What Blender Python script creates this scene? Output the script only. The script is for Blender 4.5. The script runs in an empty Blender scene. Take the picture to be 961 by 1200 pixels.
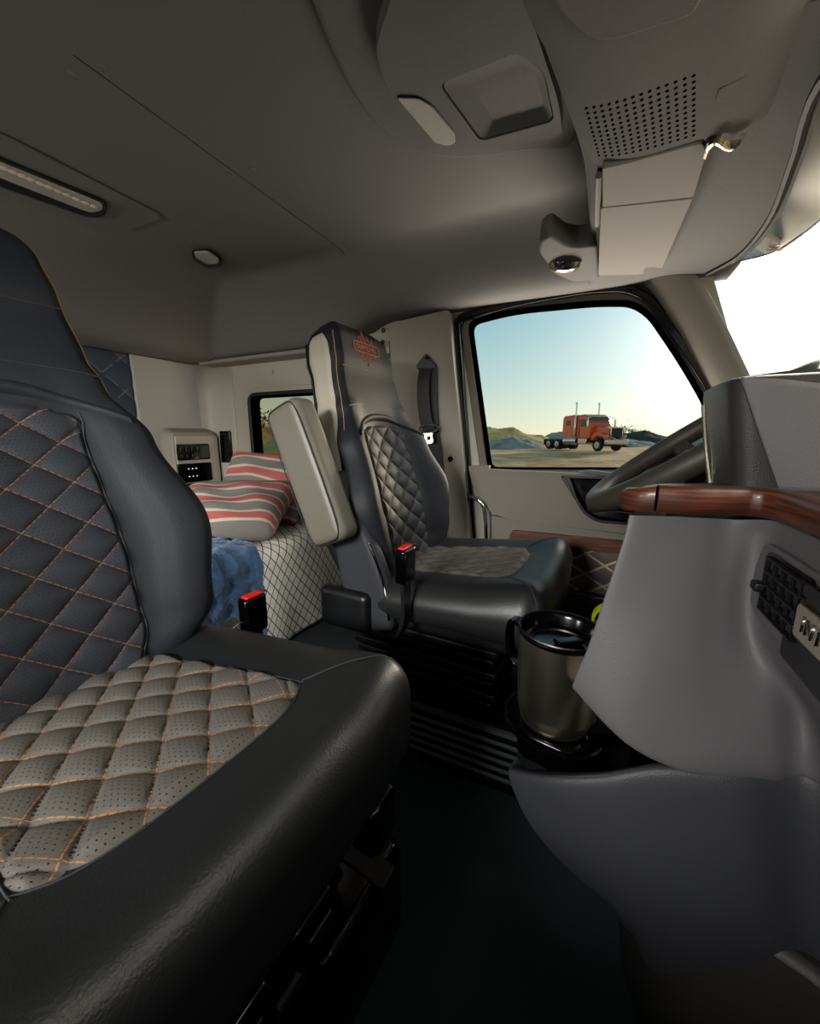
import bpy, bmesh, math, random
from mathutils import Vector, Matrix, Euler
random.seed(4)
R = math.radians
sc = bpy.context.scene
COL = sc.collection
# ------------------------------------------------------------ camera numbers
F = 450.0; PITCH = math.atan(89 / F); YAW = R(25.6); EYE = 1.0
FW = Vector((-math.sin(YAW) * math.cos(PITCH), math.cos(YAW) * math.cos(PITCH), -math.sin(PITCH)))
RT = Vector((math.cos(YAW), math.sin(YAW), 0))
UP = RT.cross(FW)
def at(x, y, X=None, Y=None, Z=None, D=None):
    """sight line of a photo pixel met with a plane of the cab"""
    d = FW + RT * ((x - 480.5) / F) + UP * ((600 - y) / F)
    if X is not None: t = X / d.x
    elif Y is not None: t = Y / d.y
    elif Z is not None: t = (Z - EYE) / d.z
    else: t = D
    return Vector((d.x * t, d.y * t, d.z * t + EYE))
def ss(t): t = max(0.0, min(1.0, t)); return t * t * (3 - 2 * t)
def lerp(a, b, t): return a + (b - a) * t
def interp(x, pts):
    if x <= pts[0][0]: return pts[0][1]
    for (a, va), (b, vb) in zip(pts, pts[1:]):
        if x <= b: return va + (vb - va) * ss((x - a) / (b - a))
    return pts[-1][1]
# ------------------------------------------------------------ scene graph
def tag(o, label=None, cat=None, group=None, kind=None):
    if label: o['label'] = label
    if cat: o['category'] = cat
    if group: o['group'] = group
    if kind: o['kind'] = kind
    return o
def empty(name, loc=(0, 0, 0), rz=0, **k):
    o = bpy.data.objects.new(name, None); COL.objects.link(o)
    o.location = loc; o.rotation_euler = (0, 0, rz); o.empty_display_size = .05
    return tag(o, **k)
def mk(name, bm, mat, parent=None, smooth=True, bevel=0, seg=2, subs=0, sharp=40, solid=0, **k):
    me = bpy.data.meshes.new(name)
    bmesh.ops.recalc_face_normals(bm, faces=bm.faces)
    bm.to_mesh(me); bm.free()
    if mat is not None:
        for m in (mat if isinstance(mat, (list, tuple)) else [mat]): me.materials.append(m)
    o = bpy.data.objects.new(name, me); COL.objects.link(o)
    if parent is not None: o.parent = parent
    if smooth:
        me.polygons.foreach_set('use_smooth', [True] * len(me.polygons))
        try: me.set_sharp_from_angle(angle=R(sharp))
        except Exception: pass
    if solid:
        s = o.modifiers.new('s', 'SOLIDIFY'); s.thickness = abs(solid); s.offset = -1 if solid > 0 else 1
    if bevel:
        b = o.modifiers.new('b', 'BEVEL'); b.width = bevel; b.segments = seg; b.limit_method = 'ANGLE'; b.angle_limit = R(35)
        b.harden_normals = False
    if subs:
        s = o.modifiers.new('u', 'SUBSURF'); s.levels = subs; s.render_levels = subs
    return tag(o, **k)
def BM(): return bmesh.new()
def box(bm, c, s, rot=None, M=None):
    m = Matrix.Translation(Vector(c))
    if rot: m = m @ Euler([R(a) for a in rot]).to_matrix().to_4x4()
    if M is not None: m = M @ m
    m = m @ Matrix.Diagonal((s[0], s[1], s[2], 1))
    bmesh.ops.create_cube(bm, size=1, matrix=m); return bm
def cyl(bm, a, b, r, r2=None, n=24, caps=True):
    a, b = Vector(a), Vector(b); d = b - a
    m = Matrix.Translation((a + b) / 2) @ d.to_track_quat('Z', 'Y').to_matrix().to_4x4()
    bmesh.ops.create_cone(bm, cap_ends=caps, cap_tris=False, segments=n, radius1=r, radius2=r if r2 is None else r2, depth=d.length, matrix=m)
    return bm
def sph(bm, c, r, s=(1, 1, 1), n=16):
    bmesh.ops.create_uvsphere(bm, u_segments=n, v_segments=max(6, n // 2), radius=r, matrix=Matrix.Translation(Vector(c)) @ Matrix.Diagonal((*s, 1)))
    return bm
def catm(p0, p1, p2, p3, t):
    return .5 * ((2 * p1) + (p2 - p0) * t + (2 * p0 - 5 * p1 + 4 * p2 - p3) * t * t + (3 * p1 - p0 - 3 * p2 + p3) * t ** 3)
def spline(pts, n=8, closed=False):
    pts = [Vector(p) for p in pts]; out = []; N = len(pts)
    for i in range(N if closed else N - 1):
        if closed: a, b, c, d = (pts[(i + k - 1) % N] for k in range(4))
        else:
            b, c = pts[i], pts[i + 1]
            a = pts[i - 1] if i else b * 2 - c
            d = pts[i + 2] if i + 2 < N else c * 2 - b
        for j in range(n): out.append(catm(a, b, c, d, j / n))
    if not closed: out.append(pts[-1])
    return out
def tube(bm, pts, r, n=8, closed=False, flat=None, up=None):
    """sweep; r number or list; flat=(w,t) sweeps a flat strap whose width lies along 'up'"""
    pts = [Vector(p) for p in pts]; N = len(pts); rings = []
    prev = None
    for i, p in enumerate(pts):
        a = pts[(i - 1) % N] if (closed or i) else p
        b = pts[(i + 1) % N] if (closed or i < N - 1) else p
        t = (b - a).normalized()
        if up is not None: u = Vector(up)
        else: u = prev if prev is not None else (Vector((0, 0, 1)) if abs(t.z) < .9 else Vector((1, 0, 0)))
        u = (u - t * u.dot(t)).normalized(); v = t.cross(u); prev = u
        rr = r[i] if isinstance(r, (list, tuple)) else r
        if flat:
            w, h = flat[0] / 2, flat[1] / 2
            ring = [p + u * a_ * w + v * b_ * h for a_, b_ in ((1, 1), (-1, 1), (-1, -1), (1, -1))]
        else:
            ring = [p + (u * math.cos(k * 2 * math.pi / n) + v * math.sin(k * 2 * math.pi / n)) * rr for k in range(n)]
        rings.append([bm.verts.new(q) for q in ring])
    m = len(rings[0])
    for i in range(N if closed else N - 1):
        A, B = rings[i], rings[(i + 1) % N]
        for k in range(m): bm.faces.new((A[k], A[(k + 1) % m], B[(k + 1) % m], B[k]))
    if not closed:
        bm.faces.new(rings[0][::-1]); bm.faces.new(rings[-1])
    return bm
def grid(bm, fn, nu, nv, uv=None, mat=0):
    """fn(u,v)->point, u,v in 0..1 ; uv(u,v)->(a,b)"""
    vs = [[bm.verts.new(fn(i / nu, j / nv)) for j in range(nv + 1)] for i in range(nu + 1)]
    lay = bm.loops.layers.uv.verify() if uv else None
    for i in range(nu):
        for j in range(nv):
            f = bm.faces.new((vs[i][j], vs[i + 1][j], vs[i + 1][j + 1], vs[i][j + 1])); f.material_index = mat
            if uv:
                for l, (a, b) in zip(f.loops, ((i, j), (i + 1, j), (i + 1, j + 1), (i, j + 1))): l[lay].uv = uv(a / nu, b / nv)
    return vs
def surf(bm, rows, n=6, m=6):
    """interpolating surface through a control net (rows of points)"""
    rr = [spline(r, m) for r in rows]
    cols = [spline([r[k] for r in rr], n) for k in range(len(rr[0]))]
    vs = [[bm.verts.new(p) for p in c] for c in cols]
    for i in range(len(vs) - 1):
        for j in range(len(vs[0]) - 1):
            bm.faces.new((vs[i][j], vs[i + 1][j], vs[i + 1][j + 1], vs[i][j + 1]))
    return vs
def prism(bm, pts, vec):
    """closed outline (3D points) extruded along vec"""
    vec = Vector(vec)
    a = [bm.verts.new(Vector(p)) for p in pts]; b = [bm.verts.new(Vector(p) + vec) for p in pts]
    bm.faces.new(a); bm.faces.new(b[::-1]); n = len(a)
    for i in range(n): bm.faces.new((a[i], a[(i + 1) % n], b[(i + 1) % n], b[i]))
    return bm
def holed(bm, outer, holes, vec):
    """plate with holes: outline and hole loops (coplanar 3D points), thickness vec"""
    vec = Vector(vec); loops = []
    edges = []
    for lp in [outer] + holes:
        vs = [bm.verts.new(Vector(p)) for p in lp]
        es = [bm.edges.new((vs[i], vs[(i + 1) % len(vs)])) for i in range(len(vs))]
        edges += es; loops.append(vs)
    n = (loops[0][1].co - loops[0][0].co).cross(vec).cross(Vector((1, 1, 1)))
    bmesh.ops.triangle_fill(bm, use_beauty=True, use_dissolve=False, edges=edges, normal=vec.normalized())
    faces = list(bm.faces)
    r = bmesh.ops.extrude_face_region(bm, geom=faces)
    bmesh.ops.translate(bm, vec=vec, verts=[v for v in r['geom'] if isinstance(v, bmesh.types.BMVert)])
    return bm
def rrect(w, h, r, n=6, cx=0, cy=0):
    out = []
    for (sx, sy, a0) in ((1, 1, 0), (-1, 1, 90), (-1, -1, 180), (1, -1, 270)):
        for k in range(n + 1):
            a = R(a0 + 90 * k / n)
            out.append((cx + sx * (w / 2 - r) + r * math.cos(a), cy + sy * (h / 2 - r) + r * math.sin(a)))
    return out
def roundpoly(pts, r, n=5):
    """round the corners of a 3D polygon; r number or per corner"""
    out = []; N = len(pts); P = [Vector(p) for p in pts]
    for i in range(N):
        a, b, c = P[i - 1], P[i], P[(i + 1) % N]
        rr = r[i] if isinstance(r, (list, tuple)) else r
        da, dc = (a - b), (c - b); k = min(rr, da.length * .49, dc.length * .49)
        p, q = b + da.normalized() * k, b + dc.normalized() * k
        for j in range(n + 1):
            t = j / n; out.append((p * (1 - t) + b * t) * (1 - t) + (b * (1 - t) + q * t) * t)
    return out
def axis_list(h, r, nc, nf):
    a = [-h + r - r * math.cos(math.pi / 2 * 0) for _ in range(0)]
    L = [-h + r * (1 - math.cos(math.pi / 2 * k / nc)) * 1.0 for k in range(nc)]
    L = [-h + r * k / nc for k in range(nc)]
    f = [-h + r + (2 * h - 2 * r) * k / nf for k in range(nf + 1)]
    return L + f + [h - r + r * (k + 1) / nc for k in range(nc)]
def dense(bm, h, r, nc=5, nf=10, fn=None, mat=0):
    """rounded box, evenly tessellated, then bent by fn(Vector)->Vector"""
    h = Vector(h); A = [axis_list(h[i], r, nc, nf if isinstance(nf, int) else nf[i]) for i in range(3)]
    cache = {}
    def v(p):
        k = (round(p[0], 6), round(p[1], 6), round(p[2], 6))
        if k in cache: return cache[k]
        q = Vector(p); inner = Vector([max(-(h[i] - r), min(h[i] - r, q[i])) for i in range(3)])
        d = q - inner
        # warp so that corner samples spread over equal angles
        if d.length > 1e-9:
            m = max(abs(c) for c in d)
            d = Vector([math.tan(c / r * math.pi / 4) if abs(c) > 1e-9 else 0 for c in d])
            q = inner + d.normalized() * r
        if fn: q = fn(q)
        cache[k] = bm.verts.new(q); return cache[k]
    for ax in range(3):
        b, c = (ax + 1) % 3, (ax + 2) % 3
        for s in (-1, 1):
            for i in range(len(A[b]) - 1):
                for j in range(len(A[c]) - 1):
                    q = []
                    for (ii, jj) in ((i, j), (i + 1, j), (i + 1, j + 1), (i, j + 1)):
                        p = [0, 0, 0]; p[ax] = s * h[ax]; p[b] = A[b][ii]; p[c] = A[c][jj]; q.append(v(p))
                    try: f = bm.faces.new(q if s > 0 else q[::-1]); f.material_index = mat
                    except ValueError: pass
    return bm
def lathe(bm, prof, c=(0, 0, 0), n=48, closed_ends=True):
    c = Vector(c); rings = []
    for (r, z) in prof:
        if r < 1e-6: rings.append([bm.verts.new(c + Vector((0, 0, z)))])
        else: rings.append([bm.verts.new(c + Vector((r * math.cos(2 * math.pi * k / n), r * math.sin(2 * math.pi * k / n), z))) for k in range(n)])
    for A, B in zip(rings, rings[1:]):
        for k in range(n):
            k2 = (k + 1) % n
            if len(A) == 1 and len(B) == 1: continue
            if len(A) == 1: bm.faces.new((A[0], B[k2], B[k]))
            elif len(B) == 1: bm.faces.new((A[k], A[k2], B[0]))
            else: bm.faces.new((A[k], A[k2], B[k2], B[k]))
    return bm
def text(s, name, mat, parent, M, size=.01, ext=.0004, shear=0, offset=0, space=1.0):
    cu = bpy.data.curves.new(name, 'FONT'); cu.body = s; cu.size = size; cu.extrude = ext; cu.shear = shear
    cu.space_character = space; cu.align_x = 'LEFT'; cu.align_y = 'CENTER'; cu.offset = offset
    o = bpy.data.objects.new(name, cu); COL.objects.link(o)
    bpy.context.view_layer.update()
    me = bpy.data.meshes.new_from_object(o.evaluated_get(bpy.context.evaluated_depsgraph_get()))
    bpy.data.objects.remove(o); bpy.data.curves.remove(cu)
    me.materials.clear(); me.materials.append(mat); me.transform(M)
    o = bpy.data.objects.new(name, me); COL.objects.link(o); o.parent = parent
    return o
# ------------------------------------------------------------ materials
def nt(name):
    m = bpy.data.materials.new(name); m.use_nodes = True
    return m, m.node_tree.nodes, m.node_tree.links, m.node_tree.nodes['Principled BSDF']
def S(c): return tuple((v / 255) ** 2.2 for v in c) + (1,)
def mat(name, col, rough=.5, metal=0, bump=0, bscale=400, noise=0, nscale=6, spec=.5, coat=0, trans=0, ior=1.45, emit=None, es=0, vor=False, sheen=0):
    m, N, L, b = nt(name)
    b.inputs['Base Color'].default_value = S(col); b.inputs['Roughness'].default_value = rough
    b.inputs['Metallic'].default_value = metal; b.inputs['Specular IOR Level'].default_value = spec
    b.inputs['Coat Weight'].default_value = coat; b.inputs['Coat Roughness'].default_value = .08
    b.inputs['Transmission Weight'].default_value = trans; b.inputs['IOR'].default_value = ior
    b.inputs['Sheen Weight'].default_value = sheen
    if emit: b.inputs['Emission Color'].default_value = S(emit); b.inputs['Emission Strength'].default_value = es
    tc = N.new('ShaderNodeTexCoord')
    if bump:
        t = N.new('ShaderNodeTexVoronoi' if vor else 'ShaderNodeTexNoise'); t.inputs['Scale'].default_value = bscale
        L.new(tc.outputs['Object'], t.inputs['Vector'])
        bu = N.new('ShaderNodeBump'); bu.inputs['Strength'].default_value = bump; bu.inputs['Distance'].default_value = .001
        L.new(t.outputs[0], bu.inputs['Height']); L.new(bu.outputs[0], b.inputs['Normal'])
    if noise:
        t = N.new('ShaderNodeTexNoise'); t.inputs['Scale'].default_value = nscale; t.inputs['Detail'].default_value = 5
        L.new(tc.outputs['Object'], t.inputs['Vector'])
        r = N.new('ShaderNodeMixRGB'); r.inputs[1].default_value = S([max(0, c * (1 - noise)) for c in col]); r.inputs[2].default_value = S([min(255, c * (1 + noise)) for c in col])
        L.new(t.outputs['Fac'], r.inputs[0]); L.new(r.outputs[0], b.inputs['Base Color'])
    return m
def mth(N, L, op, a, b=None, c=None):
    n = N.new('ShaderNodeMath'); n.operation = op
    for i, v in enumerate((a, b, c)):
        if v is None: continue
        if isinstance(v, (int, float)): n.inputs[i].default_value = v
        else: L.new(v, n.inputs[i])
    return n.outputs[0]
def quilt_mat(name, col, stitch, pu, pv, lw=.013, dash=.006, perf=True, rough=.58, dots=.0052):
    """UV in metres: diamond stitch lines (dashed thread), perforations"""
    m, N, L, b = nt(name)
    uv = N.new('ShaderNodeUVMap'); sp = N.new('ShaderNodeSeparateXYZ'); L.new(uv.outputs[0], sp.inputs[0])
    u, v = sp.outputs[0], sp.outputs[1]
    p = mth(N, L, 'ADD', mth(N, L, 'DIVIDE', u, pu), mth(N, L, 'DIVIDE', v, pv))
    q = mth(N, L, 'SUBTRACT', mth(N, L, 'DIVIDE', u, pu), mth(N, L, 'DIVIDE', v, pv))
    def line(x): return mth(N, L, 'ABSOLUTE', mth(N, L, 'SUBTRACT', mth(N, L, 'FRACT', mth(N, L, 'ADD', x, .5)), .5))
    dp, dq = line(p), line(q)
    dm = mth(N, L, 'MINIMUM', dp, dq)
    on = mth(N, L, 'LESS_THAN', dm, lw)
    ds = mth(N, L, 'GREATER_THAN', mth(N, L, 'FRACT', mth(N, L, 'DIVIDE', v, dash)), .22)
    on = mth(N, L, 'MULTIPLY', on, ds)
    mix = N.new('ShaderNodeMixRGB'); mix.inputs[1].default_value = S(col); mix.inputs[2].default_value = S(stitch)
    L.new(on, mix.inputs[0])
    last = mix.outputs[0]
    bu = N.new('ShaderNodeBump'); bu.inputs['Distance'].default_value = .0012; bu.inputs['Strength'].default_value = .8
    tc = N.new('ShaderNodeTexCoord'); no = N.new('ShaderNodeTexNoise'); no.inputs['Scale'].default_value = 500; L.new(tc.outputs['Object'], no.inputs['Vector'])
    h = mth(N, L, 'MULTIPLY', no.outputs['Fac'], .35)
    if perf:
        def cell(x, o=0): return mth(N, L, 'SUBTRACT', mth(N, L, 'FRACT', mth(N, L, 'ADD', mth(N, L, 'DIVIDE', x, dots), o)), .5)
        row = mth(N, L, 'FLOOR', mth(N, L, 'DIVIDE', v, dots))
        sh = mth(N, L, 'MULTIPLY', mth(N, L, 'MODULO', row, 2), .5)
        cu_ = cell(u, sh); cv = cell(v)
        d = mth(N, L, 'SQRT', mth(N, L, 'ADD', mth(N, L, 'MULTIPLY', cu_, cu_), mth(N, L, 'MULTIPLY', cv, cv)))
        hole = mth(N, L, 'MULTIPLY', mth(N, L, 'LESS_THAN', d, .13), mth(N, L, 'GREATER_THAN', dm, .07))
        mx = N.new('ShaderNodeMixRGB'); L.new(hole, mx.inputs[0]); L.new(last, mx.inputs[1]); mx.inputs[2].default_value = (.002, .002, .002, 1)
        last = mx.outputs[0]
        h = mth(N, L, 'SUBTRACT', h, hole)
    h = mth(N, L, 'ADD', h, mth(N, L, 'MULTIPLY', on, .8))
    L.new(h, bu.inputs['Height']); L.new(bu.outputs[0], b.inputs['Normal']); L.new(last, b.inputs['Base Color'])
    b.inputs['Roughness'].default_value = rough; b.inputs['Specular IOR Level'].default_value = .25
    return m
def quilt_h(u, v, pu, pv):
    p, q = u / pu + v / pv, u / pu - v / pv
    return (abs(math.sin(math.pi * p)) * abs(math.sin(math.pi * q))) ** .45
M = {}
M['leather'] = mat('black_leather', (30, 32, 36), .56, bump=.3, bscale=450, spec=.22)
M['leatherc'] = mat('black_cushion_leather', (28, 29, 30), .40, bump=.35, bscale=420, spec=.62)
M['leather2'] = mat('charcoal_leather', (46, 47, 50), .55, bump=.3, bscale=500, spec=.25)
M['vinyl2'] = mat('pale_grey_vinyl', (146, 141, 127), .5, bump=.3, bscale=450)
M['vinyl'] = mat('grey_vinyl', (90, 87, 78), .45, bump=.3, bscale=450)
M['quilt'] = quilt_mat('perforated_quilted_leather_lit', (76, 73, 69), (140, 94, 52), .052, .072)  # cushion insert paler than the back one: light put into the colour
M['quiltb'] = quilt_mat('perforated_quilted_back_leather', (34, 37, 42), (112, 76, 52), .070, .062)
M['pipe'] = mat('tan_thread', (150, 120, 70), .6)
M['orange'] = mat('orange_thread', (196, 92, 58), .6)
M['black'] = mat('black_plastic', (18, 19, 21), .4, bump=.15, bscale=600)
M['gloss'] = mat('gloss_black_plastic', (8, 8, 10), .15)
M['rubber'] = mat('black_rubber', (14, 15, 16), .55)
M['carpet'] = mat('charcoal_floor_mat', (58, 66, 70), .85, bump=.6, bscale=300)
M['dash'] = mat('grey_dash_vinyl', (92, 90, 92), .5, bump=.22, bscale=700, vor=True)
M['dash2'] = mat('shaded_dash_vinyl', (56, 57, 61), .5, bump=.22, bscale=700, vor=True)  # dash vinyl darkened for the knee panel; its shade is in the colour
M['dashd'] = mat('dark_dash_vinyl', (48, 46, 44), .5, bump=.2, bscale=700, vor=True)
M['head'] = mat('grey_headliner', (95, 94, 92), .85, bump=.4, bscale=700, noise=.05, nscale=200)
M['trim'] = mat('warm_grey_trim', (122, 117, 108), .55, bump=.3, bscale=600)
M['doortrim'] = mat('grey_door_vinyl', (102, 97, 88), .55, bump=.3, bscale=600)
M['visor'] = mat('visor_vinyl', (116, 112, 105), .7, bump=.3, bscale=600)
M['trim2'] = mat('pale_grey_trim', (150, 146, 134), .6, bump=.3, bscale=500)
M['panel'] = mat('grey_felt_panel', (150, 150, 146), .9, bump=.4, bscale=500)
M['chrome'] = mat('chrome', (200, 200, 200), .12, 1)
M['steel'] = mat('brushed_steel', (236, 226, 204), .24, 1, bump=.25, bscale=900)
M['dsteel'] = mat('dark_steel', (70, 70, 70), .4, 1)
M['red'] = mat('red_button', (200, 30, 24), .35)
M['yellow'] = mat('bright_yellow_green', (196, 214, 30), .5)
M['navyq'] = quilt_mat('navy_quilt', (52, 60, 72), (96, 98, 96), .16, .14, lw=.02, dash=.05, perf=False)
M['doorq'] = quilt_mat('door_quilt', (84, 80, 74), (170, 156, 128), .12, .075, lw=.055, dash=1.0, perf=False)
def wood_mat():
    m, N, L, b = nt('walnut_trim')
    tc = N.new('ShaderNodeTexCoord'); mp = N.new('ShaderNodeMapping'); mp.inputs['Scale'].default_value = (6, 6, 160)
    L.new(tc.outputs['Object'], mp.inputs[0])
    w = N.new('ShaderNodeTexNoise'); w.inputs['Scale'].default_value = 2.2; w.inputs['Detail'].default_value = 8; w.inputs['Distortion'].default_value = .6
    L.new(mp.outputs[0], w.inputs['Vector'])
    r = N.new('ShaderNodeValToRGB'); e = r.color_ramp.elements
    e[0].position = .3; e[0].color = S((48, 26, 18)); e[1].position = .7; e[1].color = S((112, 62, 40))
    x = e.new(.5); x.color = S((76, 40, 27))
    L.new(w.outputs['Fac'], r.inputs[0]); L.new(r.outputs[0], b.inputs['Base Color'])
    b.inputs['Roughness'].default_value = .42; b.inputs['Coat Weight'].default_value = .1
    return m
M['wood'] = wood_mat()
def glass_mat(name, tint=(1, 1, 1), refl=.06):
    m, N, L, b = nt(name); N.remove(b)
    t = N.new('ShaderNodeBsdfTransparent'); t.inputs[0].default_value = (*tint, 1)
    g = N.new('ShaderNodeBsdfGlossy'); g.inputs['Roughness'].default_value = .02
    mx = N.new('ShaderNodeMixShader'); mx.inputs[0].default_value = refl
    L.new(t.outputs[0], mx.inputs[1]); L.new(g.outputs[0], mx.inputs[2]); L.new(mx.outputs[0], N['Material Output'].inputs[0])
    return m
M['glass'] = glass_mat('window_glass', refl=.0)
M['tint'] = glass_mat('tinted_glass', (.74, .70, .62), .0)
M['lens'] = mat('ribbed_lens', (160, 158, 150), .15, bump=1, bscale=600, vor=True, coat=.4)

M['void'] = mat('speaker_cavity', (4, 4, 4), 1, spec=0)
M['rimleather'] = mat('brown_grey_wheel_leather', (54, 50, 45), .5, bump=.3, bscale=500)
M['framegrey'] = mat('warm_grey_window_frame', (86, 80, 71), .6)
M['slat'] = mat('dark_slat', (92, 98, 100), .35)
M['silver'] = mat('silver_paint', (226, 224, 216), .45, .4)
M['torange'] = mat('orange_paint', (238, 88, 38), .3, coat=.5)
M['twin'] = mat('truck_glass', (60, 72, 78), .15)
M['tgrille'] = mat('truck_grille', (66, 64, 62), .4, .6)
M['bush'] = mat('bush_leaf', (86, 96, 52), .8)
# ============================================================ SEATS
ZF = .20     # cab floor height in scene units
def cush_top(x, y):
    b = .014 * ss((abs(y) - .10) / .07) * (1 - .9 * ss((abs(y) - .185) / .05))
    b += .010 * ss((x - .10) / .10)
    return b + .10 * (x - .25)
def cush_fn(p):
    q = p.copy(); k = max(0, (p.z + HZ) / (2 * HZ))
    q.y *= 1 + .03 * ss((p.x + .25) / .5) - .06 * (1 - ss((p.x + .25) / .2))
    q.x += .016 * (1 - (p.y / .235) ** 2) * ss((p.x) / .25)          # softly bowed front
    q.z += .505 - HZ + cush_top(p.x, p.y) * k + .10 * (p.x - .25) * (1 - k) * .5
    q.z -= .012 * ss((p.x - .05) / .2) * (1 - k)
    return q
def backW(s):   return interp(s, [(0, .155), (.12, .216), (.29, .242), (.50, .202), (.64, .160), (.70, .148), (.84, .134), (.91, .125), (.95, .114), (.98, .094), (1, .062)])
def backT(s):   return interp(s, [(0, .050), (.25, .060), (.6, .048), (.70, .050), (.78, .049), (.84, .056), (.93, .055), (.97, .045), (1, .024)])
BH = .69; REC = R(15)
def back_c(s):
    """spine of the backrest, local to the seat root"""
    a = REC; x0, z0 = -.175, .425
    return Vector((x0 - math.sin(a) * BH * s, 0, z0 + math.cos(a) * BH * s)), Vector((math.cos(a), 0, math.sin(a)))
def bolster(yn, s):
    k = interp(s, [(0, .35), (.15, .8), (.32, 1), (.5, .7), (.64, .18), (.7, 0), (1, 0)])
    return k * .052 * ss((abs(yn) - .44) / .36) * (1 - .35 * ss((abs(yn) - .9) / .1))
def back_front(yn, s):
    c, n = back_c(s); w = backW(s)
    d = backT(s) + bolster(yn, s) - .012 * ss(1 - abs(yn) / .6) * ss((.66 - s) / .1)
    return c + n * d + Vector((0, yn * w, 0))
def back_fn(p):
    s = (p.z + .5); yn = p.y / .5; xn = p.x / .12          # dense box half = (.12,.5,.5)
    s_ = max(0, min(1, s)); c, n = back_c(s_); c = c + Vector((-math.sin(REC), 0, math.cos(REC))) * (s - s_) * BH
    w = backW(s_); t = backT(s_)
    d = t * xn + (bolster(yn, s_) - .012 * ss(1 - abs(yn) / .6) * ss((.66 - s_) / .1)) * max(0, xn)
    return c + n * d + Vector((0, yn * w, 0))
HZ = .066
CX0, CX1 = -.20, .165; CWI = .125
def cins_w(x): return lerp(.105, .135, ss((x - CX0) / (CX1 - CX0)))
def cins_pt(u, v, off=0, quilt=True):
    x = lerp(CX0, CX1, u); e = 2 * v - 1
    w = cins_w(x); y = e * w
    x2 = x - .03 * abs(e) ** 4 * ss(u * 1.2 - .2)
    edge = min(1, (1 - abs(e)) / .10) * min(1, (1 - u) / .06)
    z = .43 + .075 + cush_top(x2, y) + off
    puff = .0085 * quilt_h(y, x2, .052, .072) if quilt else 0
    return Vector((x2 + .016 * (1 - (y / .235) ** 2) * ss(x2 / .25), y, z - .0025 + (.0045 + puff) * ss(edge)))
BS0, BS1 = .04, .60
def bins_w(s): return interp(s, [(0, .50), (.3, .44), (.5, .50), (.62, .58)])
def bins_pt(u, v, off=0):
    s = lerp(BS0, BS1, u); e = 2 * v - 1
    s2 = s - .035 * abs(e) ** 3 * ss((u - .8) / .2)
    yn = e * bins_w(s)
    c, n = back_c(s2); p = back_front(yn, s2)
    edge = min(1, (1 - abs(e)) / .10) * min(1, (1 - u) / .05)
    h = .0065 * quilt_h(yn * backW(s), s2 * BH, .070, .062)
    return p + n * (-.0025 + (.0045 + h) * ss(edge) + off)
def side_pt(s, a, sgn, off=0):
    c, n = back_c(s); e = max(0, (abs(a) - .25) / .75)
    w = backW(s) * (1 - .18 * (1 - math.sqrt(max(0, 1 - min(1, e) ** 2))))
    return c + n * (backT(s) * a + (bolster(.97, s) * .9 * max(0, a))) + Vector((0, sgn * (w + off), 0))
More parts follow.
